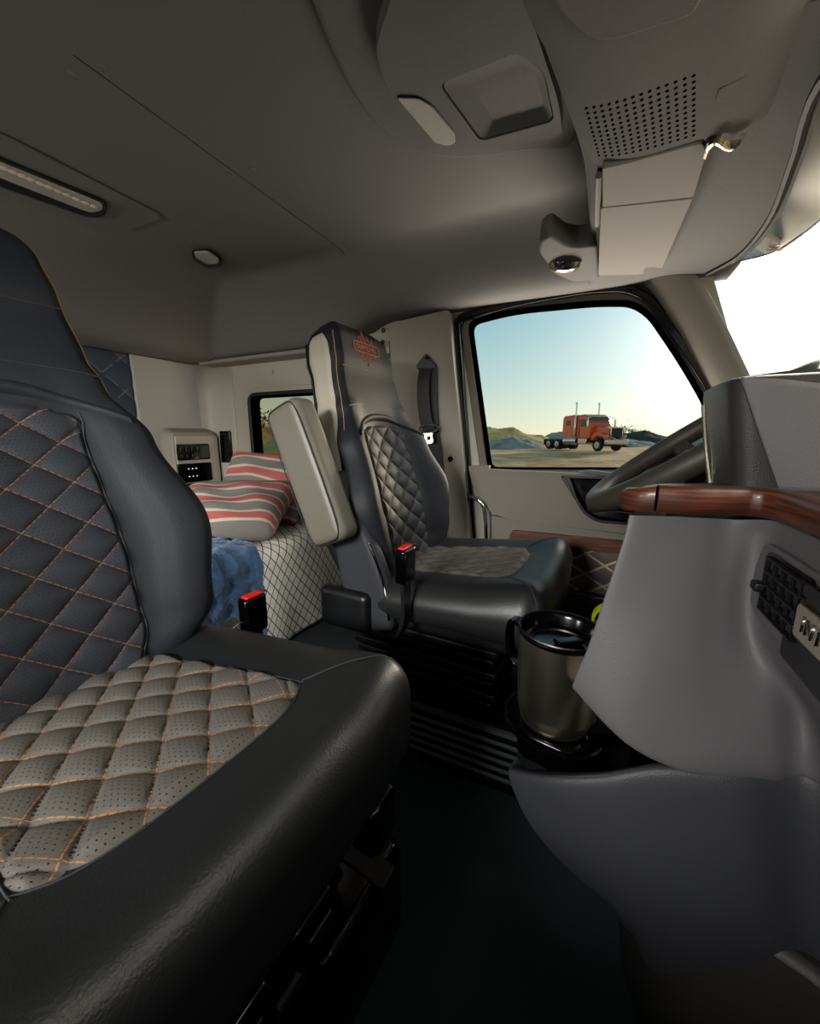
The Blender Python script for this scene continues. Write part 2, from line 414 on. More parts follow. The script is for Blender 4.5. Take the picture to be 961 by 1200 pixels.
def seat(name, loc, rz, label, arm=False, logo=False, buckle=None, rec=15, base=True, hz=.066, bh=.69):
    global REC, HZ, BH
    BH = bh
    HZ = hz
    REC = R(rec)
    root = empty(name, loc, rz, label=label, cat='seat')
    mk('seat_cushion', dense(BM(), (.25, .235, HZ), .046, 8, (14, 14, 3), cush_fn), M['leatherc'], root)
    bm = BM(); grid(bm, lambda u, v: cins_pt(u, v), 170, 120, uv=lambda u, v: ((2 * v - 1) * cins_w(lerp(CX0, CX1, u)), lerp(CX0, CX1, u)))
    mk('quilted_cushion_insert', bm, M['quilt'], root, sharp=180)
    # backrest
    mk('backrest', dense(BM(), (.12, .5, .5), .09, 8, (2, 20, 60), back_fn), M['leather'], root)
    bm = BM(); grid(bm, lambda u, v: bins_pt(u, v), 220, 130, uv=lambda u, v: ((2 * v - 1) * bins_w(lerp(BS0, BS1, u)) * backW(lerp(BS0, BS1, u)), lerp(BS0, BS1, u) * BH))
    mk('quilted_back_insert', bm, M['quiltb'], root, sharp=180)
    # shoulder band: padded roll round the top of the insert
    bm = BM()
    def band(u, v):
        e = 2 * u - 1; s = .615 - .075 * abs(e) ** 2.6
        yn = e * .80; s2 = s + lerp(-.012, .022, v)
        p = back_front(yn, s2); c, n = back_c(s2)
        return p + n * (-.002 + .007 * math.sin(math.pi * v))
    grid(bm, band, 40, 8); mk('shoulder_band', bm, M['leather'], root, sharp=180)
    for (nm, s0) in (('neck_seam', .800), ('neck_seam', .668)):
        bm = BM(); tube(bm, [back_front(lerp(-.90, .90, k / 30), s0 - (.02 * (abs(2 * k / 30 - 1) ** 3) if s0 < .7 else 0)) + back_c(s0)[1] * (-.0006) for k in range(31)], .0016, 6)
        mk(nm, bm, M['rubber'], root)
    # grey side panels of the headrest and back (rear shell)
    for sgn in (-1, 1):
        bm = BM()
        def side(u, v, sgn=sgn):
            s = lerp(.34, .935, u); tp = math.sqrt(max(0, 1 - (max(0, s - .86) / .078) ** 2)); a = -.1 + (v - .5) * 1.25 * (.25 + .75 * tp)
            bul = .0025 * min(1, v * 6, (1 - v) * 6) * min(1, u * 12, (1 - u) * 12)
            return side_pt(s, a, sgn, bul + .0004)
        grid(bm, side, 50, 16); mk('side_panel', bm, M['vinyl2'], root, sharp=180, label='light grey vinyl side panel')
    bm = BM()
    def shell(u, v):
        s = lerp(.05, .93, u); c, n = back_c(s); e = 2 * v - 1
        return c - n * (backT(s) * (1.0) + .012 * (1 - e ** 4)) + Vector((0, e * backW(s) * .93, 0))
    grid(bm, shell, 20, 12); mk('back_shell', bm, M['black'], root, solid=.006, sharp=180)
    # stitched piping along the bolsters and the cushion
    for sgn in (-1, 1):
        bm = BM(); pts = []
        for k in range(60):
            s = lerp(.06, .93, k / 59); c, n = back_c(s); yn = .985
            pts.append(side_pt(s, .78, sgn, .0006))
        tube(bm, pts, .0009, 6); mk('bolster_piping', bm, M['pipe'], root, label='tan stitched edge piping')
        bm = BM(); pts = [bins_pt(k / 40, .5 + sgn * .485, .0025) for k in range(41)]
        tube(bm, pts, .0010, 6); mk('insert_seam', bm, M['leather2'], root)
        bm = BM(); pts = [cins_pt(k / 40, .5 + sgn * .485, .0022, False) for k in range(41)]
        tube(bm, pts, .0010, 6); mk('insert_seam', bm, M['leather2'], root)
    bm = BM(); tube(bm, [cins_pt(.985, .015 + .97 * k / 30, .0022, False) for k in range(31)], .0010, 6); mk('insert_seam', bm, M['leather2'], root)
    # cushion corner seams running from insert corner to the cushion corner
    for sgn in (-1, 1):
        a = cins_pt(.97, .5 + sgn * .48, .001, False)
        bm = BM(); pts = []
        for k in range(14):
            t = k / 13; x, y = lerp(a.x, .238, t), lerp(a.y, sgn * .215, t)
            
            dx = max(0, x - (.25 - .046)); dy = max(0, abs(y) - (.235 - .046)); r = math.hypot(dx, dy)
            z = HZ - .046 + math.sqrt(max(0, .046 ** 2 - min(r, .0459) ** 2))
            q = cush_fn(Vector((x, y, z))); pts.append(q + Vector((0, 0, .0006)))
        tube(bm, pts, .0011, 6); mk('corner_seam', bm, M['leather2'], root)
    # plastic skirt under the cushion, suspension box, rails, levers
    mk('cushion_pan', box(BM(), (-.02, 0, .492 - 2 * HZ), (.42, .41, .05)), M['black'], root, bevel=.012)
    bm = BM()
    for k in range(7): box(bm, (-.03, 0, .47 - 2 * HZ - k * .026), (.36 + .012 * (k % 2), .34 + .012 * (k % 2), .018))
    mk('suspension_bellows', bm, M['rubber'], root, bevel=.004)
    if base: mk('seat_riser', box(BM(), (-.03, 0, .085), (.44, .40, .17)), M['black'], root, bevel=.01)
    for yy in ((-.19, .19) if base else ()):
        mk('slide_rail', box(BM(), (-.02, yy, .178), (.50, .035, .02)), M['dsteel'], root, bevel=.003)
    for yy, ww in ((-.045, .075), (.050, .060)):
        bm = BM(); dense(bm, (.012, ww / 2, .022), .008, 3, 4)
        o = mk('control_lever', bm, M['gloss'], root); o.location = (.222, yy, .292); o.rotation_euler = (0, R(-20), 0)
        o2 = mk('finger_groove', dense(BM(), (.004, ww * .3, .008), .0035, 3, 3), M['dsteel'], o); o2.location = (.0115, 0, -.004)
    mk('lever_block', dense(BM(), (.02, .03, .035), .01, 3, 4, lambda p: p + Vector((.215, .175, .30))), M['gloss'], root)
    bm = BM(); cyl(bm, (.215, .165, .255), (.215, .205, .262), .014); mk('adjuster_knob', bm, M['gloss'], root, bevel=.003)
    mk('side_hinge_cover', dense(BM(), (.07, .018, .05), .016, 4, 4, lambda p: p + Vector((-.19, -.235, .40))), M['black'], root)
    # mechanism foot in front
    if base: bm = BM(); dense(bm, (.05, .09, .085), .02, 4, 4, lambda p: p + Vector((.17, .16, .10))); mk('foot_cover', bm, M['gloss'], root)
    if arm:
        # folded-up armrest on the near side
        A0 = Vector((-.205, -.270, .600)); d = Vector((-.125, 0, .30)).normalized(); nx = Vector((d.z, 0, -d.x))
        def armf(p):
            t = (p.z + .155) / .31
            x = p.x * (1.0 + .05 * math.sin(t * 3)) ; q = A0 + d * (p.z + .125) + nx * (x + .012) + Vector((0, p.y, 0))
            return q
        a = mk('armrest', dense(BM(), (.050, .034, .160), .022, 6, (4, 4, 10), armf), M['vinyl'], root, label='grey padded armrest folded up')
        bm = BM()
        loop = []
        for k in range(40):
            t = k / 40 * 2 * math.pi; cx, cz = math.cos(t), math.sin(t)
            qx = math.copysign(abs(cx) ** .35, cx) * .044; qz = math.copysign(abs(cz) ** .25, cz) * .158
            loop.append(armf(Vector((qx, -.0322, qz * .97))))
        tube(bm, loop, .0012, 6, closed=True); mk('armrest_seam', bm, M['leather2'], a)
        # bolster-side cover behind the armrest with its bright edge
        def cov(p):
            t = (p.z + .19) / .38; w = interp(t, [(0, .9), (.3, 1.15), (1, .45)])
            return Vector((-.175, -.212, .535)) + Vector((-.25, 0, 1)).normalized() * p.z + Vector((1, 0, .25)) * (p.x * w + .015 * (1 - t)) + Vector((0, p.y, 0))
        mk('armrest_bracket', dense(BM(), (.055, .022, .19), .018, 5, (4, 3, 10), cov), M['leather2'], root)
        bm = BM(); tube(bm, spline([cov(Vector((.050, -.020, z))) for z in (.02, -.03, -.08, -.13, -.16)], 6), .0022, 6); mk('bracket_edge', bm, M['chrome'], root)
        bm = BM(); cyl(bm, A0 + Vector((.0, .02, .02)), A0 + Vector((0, .055, .02)), .022); mk('armrest_pivot', bm, M['black'], root, bevel=.004)
    if logo:
        c, n = back_c(.885); upv = Vector((-math.sin(REC), 0, math.cos(REC))); P0 = back_front(0, .885) + n * .0004
        lr = Vector((0, 1, 0))        # reads left to right seen from the front: viewer's right is +y
        def LP(a, b): return P0 + lr * a + upv * b + n * .0003
        lg = mk('embroidered_badge', tube(BM(), [LP(a, b) for a, b in rrect(.118, .026, .009, 5)], .0008, 6, closed=True), M['orange'], root, label='orange embroidered DIAMOND badge')
        Mx = Matrix((( 0, upv.x, n.x, 0), (1, 0, 0, 0), (0, upv.z, n.z, 0), (0, 0, 0, 1)))
        Mt = Matrix.Translation(LP(-.048, -.0002)) @ Mx
        text('DIAMOND', 'lettering', M['orange'], lg, Mt, size=.0190, ext=.0004, offset=-.0004)
        for z0, zig in (('a', [(-.036, .0135), (-.031, .030), (-.022, .0135), (-.010, .036), (.004, .0135), (.010, .046), (.020, .0135), (.026, .030), (.036, .0135)]),
                        ('b', [(-.036, -.0135), (-.022, -.030), (-.010, -.0135), (.002, -.046), (.012, -.0135), (.020, -.038), (.030, -.0135), (.033, -.026), (.038, -.0135)])):
            tube_b = BM(); tube(tube_b, [LP(-a, b) for a, b in zig], .0006, 5); mk('zigzag', tube_b, M['orange'], lg)
            tube_b = BM(); tube(tube_b, [LP(-a * .9 + .004, (.0135 + (abs(b) - .0135) * .6) * (1 if b > 0 else -1)) for a, b in zig], .0004, 5); mk('zigzag', tube_b, M['orange'], lg)
    if buckle:
        bx, by, bz, sx = buckle
        b = mk('seat_belt_buckle', dense(BM(), (.013, .024, .036), .007, 4, 4, lambda p: p + Vector((bx, by, bz))), M['gloss'], root)
        mk('release_button', dense(BM(), (.008, .018, .004), .003, 3, 3, lambda p: p + Vector((bx, by, bz + .036))), M['red'], b, label='red release button')
        bm = BM(); tube(bm, spline([(bx, by, bz - .03), (bx, by, bz - .12), (bx - .03, by, .36), (bx - .05, by, .30)], 5), 0, flat=(.03, .008), up=(0, 1, 0))
        mk('buckle_stalk', bm, M['black'], b)
        bm = BM(); tube(bm, [(bx - .014 + .028 * t, by - .022 * 0 + .022, bz + .040) for t in (0, .5, 1)], .002, 6); mk('latch_edge', bm, M['chrome'], b)
    return root
passenger = seat('passenger_seat', (-.455, .205, ZF), R(-4), 'large black leather seat in the foreground with tan-stitched quilted cushion', buckle=(-.115, .262, .475, 1), rec=20, bh=.735)
driver = seat('driver_seat', (-.30, .925, ZF), R(-3), 'black quilted seat with orange DIAMOND badge and raised grey armrest', arm=True, logo=True, base=False, hz=.051, buckle=(-.015, -.262, .545, 1))
# silver belt tongue plate peeking between the near backrest and cushion
t = mk('belt_anchor_plate', dense(BM(), (.012, .018, .002), .0015, 2, 3), M['steel'], passenger); t.location = (-.135, .225, .462); t.rotation_euler = (R(15), R(10), 0)
# ============================================================ CAB SHELL
WY = 1.45; BX = -1.89
mk('floor', box(BM(), (-.45, .45, ZF - .02), (2.95, 2.2, .04)), M['carpet'], kind='structure')
# engine / sleeper step in front of the bed
# headliner -------------------------------------------------------------
def ceil_z(x, y):
    ze = lerp(1.365, 1.445, ss((x + 1.0) / .25))
    z = 1.60
    zs = lerp(z, ze, ss((y - 1.16) / .20))
    zb = lerp(z, 1.355, ss((-1.38 - x) / .34))
    z = min(zs, zb)
    # raised pad of the overhead console that runs back over the middle of the cab
    dx = max(0, -(x + .30)); dy = max(0, y - .60)
    return z
bm = BM(); grid(bm, lambda u, v: Vector((lerp(-1.95, .30, u), lerp(-.62, 1.50, v), ceil_z(lerp(-1.95, .30, u), lerp(-.62, 1.50, v)))), 130, 120)
ceil = mk('ceiling', bm, M['head'], kind='structure', solid=-.02, sharp=180)
# seam across the headliner and its push pins
sx = at(300, 220, Z=1.6).x
bm = BM(); tube(bm, [(sx, y, ceil_z(sx, y) - .0003) for y in [.44 + .03 * k for k in range(26)]], .0009, 6)
mk('headliner_seam', bm, M['leather2'], ceil)
for (px_, py_) in ((85, 90), (120, 82), (268, 206), (297, 200), (380, 291), (403, 287)):
    p = at(px_, py_, Z=1.597); p.z = ceil_z(p.x, p.y)
    bm = BM(); lathe(bm, [(0, -.003), (.006, -.0026), (.0085, -.001), (.009, .001)], p, 20); mk('push_pin', bm, M['head'], ceil)
def flat_poly(pxs, z, r=0, n=5):
    P = [at(x, y, Z=z) for x, y in pxs]
    return roundpoly(P, r, n) if r else P
# long lamp with its bezel on the headliner, left
lamp = empty('ceiling_light', at(60, 215, Z=1.59), label='long ribbed dome light strip on the dark headliner at far left', cat='ceiling light')
LI = lamp.location.copy()
def loc(pts, o): return [Vector(p) - o for p in pts]
bm = BM(); prism(bm, loc(flat_poly([(0, 153), (193, 252), (150, 268), (-60, 192), (-60, 130)], 1.60, .03), LI), (0, 0, -.008)); mk('bezel', bm, M['head'], lamp, bevel=.004)
bm = BM(); prism(bm, loc(flat_poly([(-70, 152), (0, 183), (126, 235), (124, 248), (105, 251), (-70, 188)], 1.592, .02), LI), (0, 0, -.012)); mk('lens_frame', bm, M['dsteel'], lamp, bevel=.003)
bm = BM(); prism(bm, loc(flat_poly([(-70, 160), (0, 189), (121, 238), (119, 246), (105, 248), (-70, 180)], 1.581, .015), LI), (0, 0, -.003)); mk('lens', bm, M['lens'], lamp, bevel=.001)
for k in range(11):
    a = at(4 + k * 10.6, 197 + k * 4.5, Z=1.577); bm = BM(); sph(bm, a - LI, .009, (1, 1, .25), 12); mk('lamp_diode', bm, mat('pale_diode%d' % k, (200, 186, 160), .3) if k == 0 else bpy.data.materials['pale_diode0'], lamp)
lamp2 = empty('ceiling_light', at(241, 300, Z=1.59), label='small rounded reading light on the headliner behind the seats', cat='ceiling light')
LI2 = lamp2.location.copy()
bm = BM(); prism(bm, loc(flat_poly([(224, 293), (245, 291), (260, 302), (258, 308), (243, 310), (226, 300)], 1.60, .012), LI2), (0, 0, -.016)); mk('lamp_frame', bm, M['dsteel'], lamp2, bevel=.004)
bm = BM(); prism(bm, loc(flat_poly([(227, 294), (244, 293), (257, 302), (255, 307), (243, 308), (229, 300)], 1.586, .010), LI2), (0, 0, -.006)); mk('lamp_lens', bm, M['lens'], lamp2, bevel=.002)

# side wall with the two openings ------------------------------------------
def W(x, y, Y=WY): return at(x, y, Y=Y)
dw = [(548, 376), (600, 362), (700, 352), (742, 352), (763, 366), (800, 420), (838, 486), (846, 551), (572, 550)]
dwin = roundpoly([W(*p) for p in dw], [.04, .3, .3, .05, .08, .3, .08, .02, .03], 6)
sw = [Vector((-1.575, WY, 1.192)), Vector((-1.05, WY, 1.192)), Vector((-1.05, WY, .85)), Vector((-1.575, WY, .85))]
swin = roundpoly(sw, .035, 6)
bm = BM(); holed(bm, [Vector((-1.95, WY, .15)), Vector((-1.95, WY, 1.62)), Vector((.235, WY, 1.62)), Vector((.262, WY, 1.43)), Vector((.36, WY, 1.16)), Vector((.44, WY, .95)), Vector((.62, WY, .93)), Vector((.62, WY, .15))], [dwin, swin], (0, .05, 0))
wl = mk('wall_left', bm, M['trim2'], kind='structure', sharp=30)
mk('wall_back', box(BM(), (BX - .03, .45, .85), (.06, 2.2, 1.5)), M['trim2'], kind='structure')
# passenger side (behind the viewer) and front bulkhead close the cab
bm = BM(); holed(bm, [Vector((-1.95, -.6, .15)), Vector((-1.95, -.6, 1.62)), Vector((.9, -.6, 1.62)), Vector((.9, -.6, .15))],
                 [[Vector((-.75, -.6, .98)), Vector((-.20, -.6, .98)), Vector((-.22, -.6, 1.36)), Vector((-.75, -.6, 1.36))], [Vector((-1.65, -.6, .85)), Vector((-1.05, -.6, .85)), Vector((-1.05, -.6, 1.25)), Vector((-1.65, -.6, 1.25))]], (0, -.05, 0))
mk('wall_right', bm, M['trim'], kind='structure', smooth=False)
mk('wall_front', box(BM(), (.66, .45, .5), (.04, 2.2, .8)), M['dashd'], kind='structure')
def ring(bm, loop, w, th, yoff, out=True):
    """flat band of width w round a loop lying in a Y plane, thickness th towards the cab"""
    n = len(loop); c = sum(loop, Vector()) / n; vs = []
    for i in range(n):
        t = (loop[(i + 1) % n] - loop[i - 1]).normalized(); nn = Vector((t.z, 0, -t.x))
        if nn.dot(loop[i] - c) < 0: nn = -nn
        a, b = loop[i].copy(), loop[i] + nn * w
        vs.append([bm.verts.new(Vector((p.x, yy, p.z))) for p, yy in ((a, yoff), (a, yoff - th), (b, yoff - th), (b, yoff))])
    for i in range(n):
        A, B = vs[i], vs[(i + 1) % n]
        for k in range(4): bm.faces.new((A[k], B[k], B[(k + 1) % 4], A[(k + 1) % 4]))
    return bm
# driver's door ---------------------------------------------------------
door = empty('door_1', (0, 0, 0), kind='structure')
bm = BM(); ring(bm, dwin, .030, .036, WY + .03); mk('window_frame', bm, M['framegrey'], door, bevel=.004)
big = roundpoly([W(*p, Y=1.43) for p in ((531, 372), (600, 351), (690, 334), (738, 332), (766, 346), (806, 404), (850, 470), (868, 700), (868, 1060), (570, 1010), (552, 640))], [.05, .3, .3, .05, .08, .3, .1, .05, .05, .05, .2], 6)
bm = BM(); ring(bm, dwin, -.005, .056, WY + .052); mk('window_channel', bm, M['void'], door)
bm = BM(); ring(bm, [p for p in big], .008, .022, 1.449); mk('door_seal', bm, M['rubber'], door, bevel=.004)
bm = BM(); ring(bm, [p for p in big], -.022, .026, 1.452); mk('inner_seal', bm, M['gloss'], door, bevel=.003)
bm = BM(); prism(bm, [Vector((p.x, WY + .025, p.z)) for p in dwin], (0, .004, 0)); mk('window_pane', bm, M['glass'], door, smooth=False)
def D(x, y, Y=1.405): return at(x, y, Y=Y)
# upper door panel (sill to crease), with the armrest recess cut out
up_ = roundpoly([D(549, 549), D(560, 549.5), D(700, 556), D(862, 566), D(862, 640), D(600, 610), D(573, 600), D(556, 577)], [.006, .01, .1, .01, .01, .2, .03, .03], 4)
rec = roundpoly([D(657, 557), D(850, 562), D(850, 623), D(700, 612), D(684, 602)], [.008, .01, .01, .04, .02], 4)
bm = BM(); holed(bm, up_, [[p + Vector((0, 0, -.002)) for p in rec]], (0, .045, 0)); mk('upper_door_panel', bm, M['doortrim'], door, bevel=.008, seg=3)
bm = BM(); prism(bm, [D(549, 546, 1.42), D(573, 546, 1.42), D(573, 551, 1.42), D(549, 551, 1.42)], (0, .03, 0)); mk('sill_step', bm, M['doortrim'], door, bevel=.002)
bm = BM(); ring(bm, rec, -.008, .01, 1.41); mk('recess_frame', bm, M['black'], door, bevel=.002)
bm = BM(); prism(bm, [Vector((p.x, 1.445, p.z)) for p in rec], (0, .004, 0)); mk('recess_back', bm, M['gloss'], door)
bm = BM(); prism(bm, roundpoly([D(686, 598, 1.40), D(690, 595, 1.40), D(745, 602, 1.40), D(850, 612, 1.40), D(850, 622, 1.40), D(740, 611, 1.40), D(700, 605, 1.40)], .006, 3), (0, .02, 0)); mk('chrome_pull', bm, M['chrome'], door, bevel=.004, label='chrome door pull bar')
bm = BM(); prism(bm, roundpoly([D(676, 553.5, 1.39), D(692, 551, 1.39), D(722, 555, 1.39), D(735, 560, 1.39), D(722, 560, 1.39)], .01, 3), (0, .03, 0)); mk('lock_lever', bm, M['dsteel'], door, bevel=.004)
bm = BM()
for k in range(2): cyl(bm, D(713 + 14 * k, 590.5, 1.42), D(713 + 14 * k, 590.5, 1.40), .011, .009)
mk('mirror_switch', bm, M['black'], door, bevel=.002)
bm = BM(); prism(bm, [D(657, 559, 1.41), D(668, 559, 1.41), D(683, 598, 1.41), D(700, 610, 1.41), D(690, 608, 1.41)], (0, .02, 0)); mk('recess_lip', bm, M['dashd'], door, bevel=.003)
# map-pocket shelf, walnut strip, quilted lower panel
bm = BM(); prism(bm, [D(575, 604, 1.41), D(862, 644, 1.41), D(862, 672, 1.41), D(598, 632, 1.41), D(575, 640, 1.41)], (0, .03, 0)); mk('middle_door_panel', bm, M['doortrim'], door, bevel=.006)
bm = BM(); prism(bm, roundpoly([D(597, 627, 1.395), D(601, 621.5, 1.395), D(727, 634, 1.395), D(862, 649, 1.395), D(862, 668, 1.395), D(727, 649, 1.395), D(603, 635, 1.395), D(598, 633, 1.395)], .004, 3), (0, .025, 0)); mk('walnut_strip', bm, M['wood'], door, bevel=.004, label='walnut trim strip')
a, b_, c_, d_ = D(575, 632, 1.42), D(862, 660, 1.42), D(862, 790, 1.42), D(575, 740, 1.42)
def dq(u, v):
    x = lerp(a.x, b_.x, u); z = lerp(.63, .46, v)
    return Vector((x, 1.425 - .006 * quilt_h(x, z, .12, .075), z))
bm = BM(); grid(bm, dq, 120, 60, uv=lambda u, v: (lerp(a.x, b_.x, u), lerp(.63, .46, v))); mk('quilted_door_panel', bm, M['doorq'], door, sharp=180, label='dark diamond quilted lower panel')
bm = BM(); box(bm, (.08, 1.425, .335), (.72, .05, .25)); mk('lower_door_panel', bm, M['black'], door, bevel=.01)
# chrome bar and latch between door and pillar
gb = empty('grab_handle', W(560, 600, 1.40), label='chrome grab bar beside the driver door opening', cat='grab handle')
G0 = gb.location.copy()
bm = BM(); tube(bm, [p - G0 for p in spline([W(549, 583, 1.41), W(556, 583, 1.38), W(566, 592, 1.375), W(569, 610, 1.375), W(570, 640, 1.375), W(572, 690, 1.375), W(566, 700, 1.41)], 6)], .0075, 10); mk('chrome_bar', bm, M['chrome'], gb)
bm = BM(); dense(bm, (.018, .012, .012), .006, 3, 3, lambda p: p + W(549, 582, 1.41) - G0); mk('upper_mount', bm, M['black'], gb)
bm = BM(); dense(bm, (.018, .014, .012), .006, 3, 3, lambda p: p + W(566, 702, 1.41) - G0); mk('lower_mount', bm, M['black'], gb)
# B pillar ---------------------------------------------------------------
def B(x, y): return at(x, y, Y=1.395)
pl = [B(455, 379), B(527, 362), B(531, 420), B(544, 545), B(552, 640), B(560, 760), B(420, 760), B(455, 640), B(462, 480)]
bm = BM(); prism(bm, roundpoly(pl, [.01, .02, .2, .2, .1, .01, .01, .1, .2], 4), (0, .054, 0)); pil = mk('trim_1', bm, M['trim'], bevel=.012, seg=3, kind='structure')
bm = BM(); lathe(bm, [(0, 0), (.010, 0), (.011, .003), (.016, .003), (.017, 0), (.018, -.003)], n=24); o = mk('pillar_plug', bm, M['trim'], pil); o.location = B(528, 538) + Vector((0, 0, 0)); o.rotation_euler = (R(90), 0, 0)
# narrow strip of cab wall with brackets, between sleeper and B pillar
bm = BM(); prism(bm, [W(430, 392, 1.43), W(458, 384, 1.43), W(470, 520, 1.43), W(475, 640, 1.43), W(420, 640, 1.43)], (0, .018, 0)); cp = mk('trim_2', bm, M['trim2'], bevel=.004, kind='structure')
bm = BM(); tube(bm, [W(456, 400, 1.425), W(461, 450, 1.425), W(464, 500, 1.425)], .004, 6); mk('pillar_edge', bm, M['chrome'], cp)
for (x, y) in ((449, 387), (448, 401), (455, 417), (455, 445)):
    bm = BM(); lathe(bm, [(0, .004), (.007, .003), (.010, -.001)], n=14); o = mk('screw_cap', bm, M['dsteel'], cp); o.location = W(x, y, 1.428); o.rotation_euler = (R(90), 0, 0)
# seat belt hanging on the pillar ---------------------------------------
sb = empty('seat_belt', B(501, 425), label='black seat belt hanging from its anchor on the pillar', cat='seat belt')
S0 = sb.location.copy()
def Bs(x, y, o=.0): return at(x, y, Y=1.39 - o) - S0
bm = BM(); prism(bm, roundpoly([Bs(500, 414, .002), Bs(513, 429, .002), Bs(509, 434, .002), Bs(491, 434, .002), Bs(488, 430, .002)], .008, 4), (0, -.010, 0)); an = mk('anchor_bracket', bm, M['black'], sb, bevel=.003)
bm = BM(); cyl(bm, Bs(500.5, 419, .012), Bs(500.5, 419, .02), .009, n=6); mk('anchor_bolt', bm, M['gloss'], an, bevel=.001)
bm = BM(); tube(bm, [Bs(489, 431, .014), Bs(511, 431, .014)], .003, 6); mk('webbing_bar', bm, M['dsteel'], an)
bm = BM(); tube(bm, spline([Bs(499, 431, .016), Bs(496, 450, .026), Bs(497, 480, .028), Bs(502, 504, .022)], 8), 0, flat=(.050, .002), up=(1, 0, 0)); mk('front_webbing', bm, M['rubber'], sb)
bm = BM(); tube(bm, spline([Bs(505, 431, .010), Bs(505, 470, .010), Bs(507, 504, .010), Bs(509, 530, .008), Bs(512, 560, .006), Bs(516, 640, .006)], 8), 0, flat=(.050, .002), up=(1, 0, 0)); mk('rear_webbing', bm, M['rubber'], sb)
bm = BM(); tube(bm, spline([Bs(493, 500, .03), Bs(503, 497.5, .031), Bs(512, 499, .03), Bs(513, 504, .03), Bs(503, 507, .031), Bs(493, 506, .03)], 4, True), .0035, 6, True); mk('belt_stop', bm, M['black'], sb)
bm = BM(); holed(bm, roundpoly([Bs(497, 507, .03), Bs(507, 507, .03), Bs(508, 519, .03), Bs(500, 520, .03)], .004, 3), [roundpoly([Bs(500.5, 511, .03), Bs(504.5, 511, .03), Bs(505, 516, .03), Bs(501, 516, .03)], .002, 3)], (0, -.003, 0)); mk('latch_tongue', bm, M['steel'], sb, label='chrome latch tongue')
# A pillar ----------------------------------------------------------------
WX = .60
bm = BM()
rows = []
for (l, r) in (((748, 325), (800, 305)), ((766, 343), (818, 322)), ((798, 392), (848, 375)), ((828, 446), (882, 446)), ((850, 490), (905, 490))):
    p, q = at(*l, Y=1.425), at(*r, Y=1.36)
    q2 = q + Vector((.004, .10, 0)); m1 = (p + q) / 2 + Vector((-.006, -.012, 0))
    rows.append([p + Vector((0, .03, 0)), p, m1, q, q2])
surf(bm, rows, 6, 5); mk('trim_3', bm, M['trim'], solid=.004, sharp=180, kind='structure')
# sleeper window ----------------------------------------------------------
w2 = empty('window_2', (0, 0, 0), kind='structure')
bm = BM(); ring(bm, swin, .018, .014, WY + .004); mk('window_frame', bm, M['rubber'], w2, bevel=.004)
bm = BM(); ring(bm, swin, -.005, .056, WY + .052); mk('window_channel', bm, M['void'], w2)
bm = BM(); ring(bm, [p + Vector((0, 0, 0)) for p in swin], .040, .006, WY + .003); mk('window_bezel', bm, M['trim2'], w2, bevel=.003)
bm = BM(); prism(bm, [Vector((p.x, WY + .025, p.z)) for p in swin], (0, .004, 0)); mk('window_pane', bm, M['tint'], w2, smooth=False)
# ledge at the foot of the headliner over the sleeper side
bm = BM(); tube(bm, [(-1.80, 1.40, 1.352), (-.80, 1.40, 1.352)], 0, flat=(.10, .018), up=(0, 1, 0)); mk('trim_4', bm, M['trim'], bevel=.006, kind='structure')
for x in (-1.42,):
    bm = BM(); lathe(bm, [(0, .004), (.008, .003), (.011, -.001)], n=14); o = mk('trim_5', bm, M['trim2'], kind='structure'); o.location = (x, 1.445, 1.30); o.rotation_euler = (R(90), 0, 0)
# sleeper corner post
bm = BM(); surf(bm, [[(BX, 1.30, z), (BX + .02, 1.38, z), (BX + .05, 1.425, z), (BX + .12, 1.44, z), (BX + .20, 1.452, z)] for z in (.4, .8, 1.37)], 3, 4); mk('trim_6', bm, M['trim2'], solid=.004, sharp=180, kind='structure')
# back wall: felt panel, quilted panel -------------------------------------
def K(x, y, X=BX): return at(x, y, X=X)
fp = mk('felt_panel', prism(BM(), [Vector((BX + .002, y, z)) for y, z in ((1.075, .45), (1.44, .45), (1.44, 1.352), (1.075, 1.352))], (.022, 0, 0)), M['panel'], bevel=.004,
        label='smooth grey felt-covered panel on the back wall of the sleeper', cat='wall panel')
for (x, y) in ((238, 436), (241, 497)):
    bm = BM(); lathe(bm, [(0, .0035), (.010, .003), (.0135, 0)], n=18); o = mk('screw_cap', bm, M['trim2'], fp); o.location = K(x, y, BX + .024); o.rotation_euler = (0, R(90), 0)
def qp(u, v):
    y, z = lerp(-.4, 1.072, u), lerp(.45, 1.352, v)
    return Vector((BX + .008 + .010 * quilt_h(y, z, .16, .14), y, z))
bm = BM(); grid(bm, qp, 180, 110, uv=lambda u, v: (lerp(-.4, 1.072, u), lerp(.45, 1.352, v)))
mk('quilted_wall_panel', bm, M['navyq'], sharp=180, solid=-.004, label='dark navy diamond-quilted panel on the sleeper back wall', cat='wall panel')
# control unit ---------------------------------------------------------------
cu = empty('control_panel', (BX + .024, 1.30, .80), label='beige console of black switch panels on the sleeper back wall', cat='control panel')
C0 = cu.location.copy()
def box_lo(bm, y0, y1, z0, z1, x0, x1, r, taper=0):
    lo = rrect(y1 - y0, z1 - z0, r, 6, (y0 + y1) / 2, (z0 + z1) / 2); hi = rrect(y1 - y0 - taper * 2, z1 - z0 - taper * 2, max(.003, r - taper * .5), 6, (y0 + y1) / 2, (z0 + z1) / 2)
    A = [bm.verts.new((x0 - C0.x, y - C0.y, z - C0.z)) for y, z in lo]; Bv = [bm.verts.new((x1 - C0.x, y - C0.y, z - C0.z)) for y, z in hi]
    n = len(A); bm.faces.new(A); bm.faces.new(Bv[::-1])
    for i in range(n): bm.faces.new((A[i], A[(i + 1) % n], Bv[(i + 1) % n], Bv[i]))
    return bm
x0 = BX + .024; FX = x0 + .062
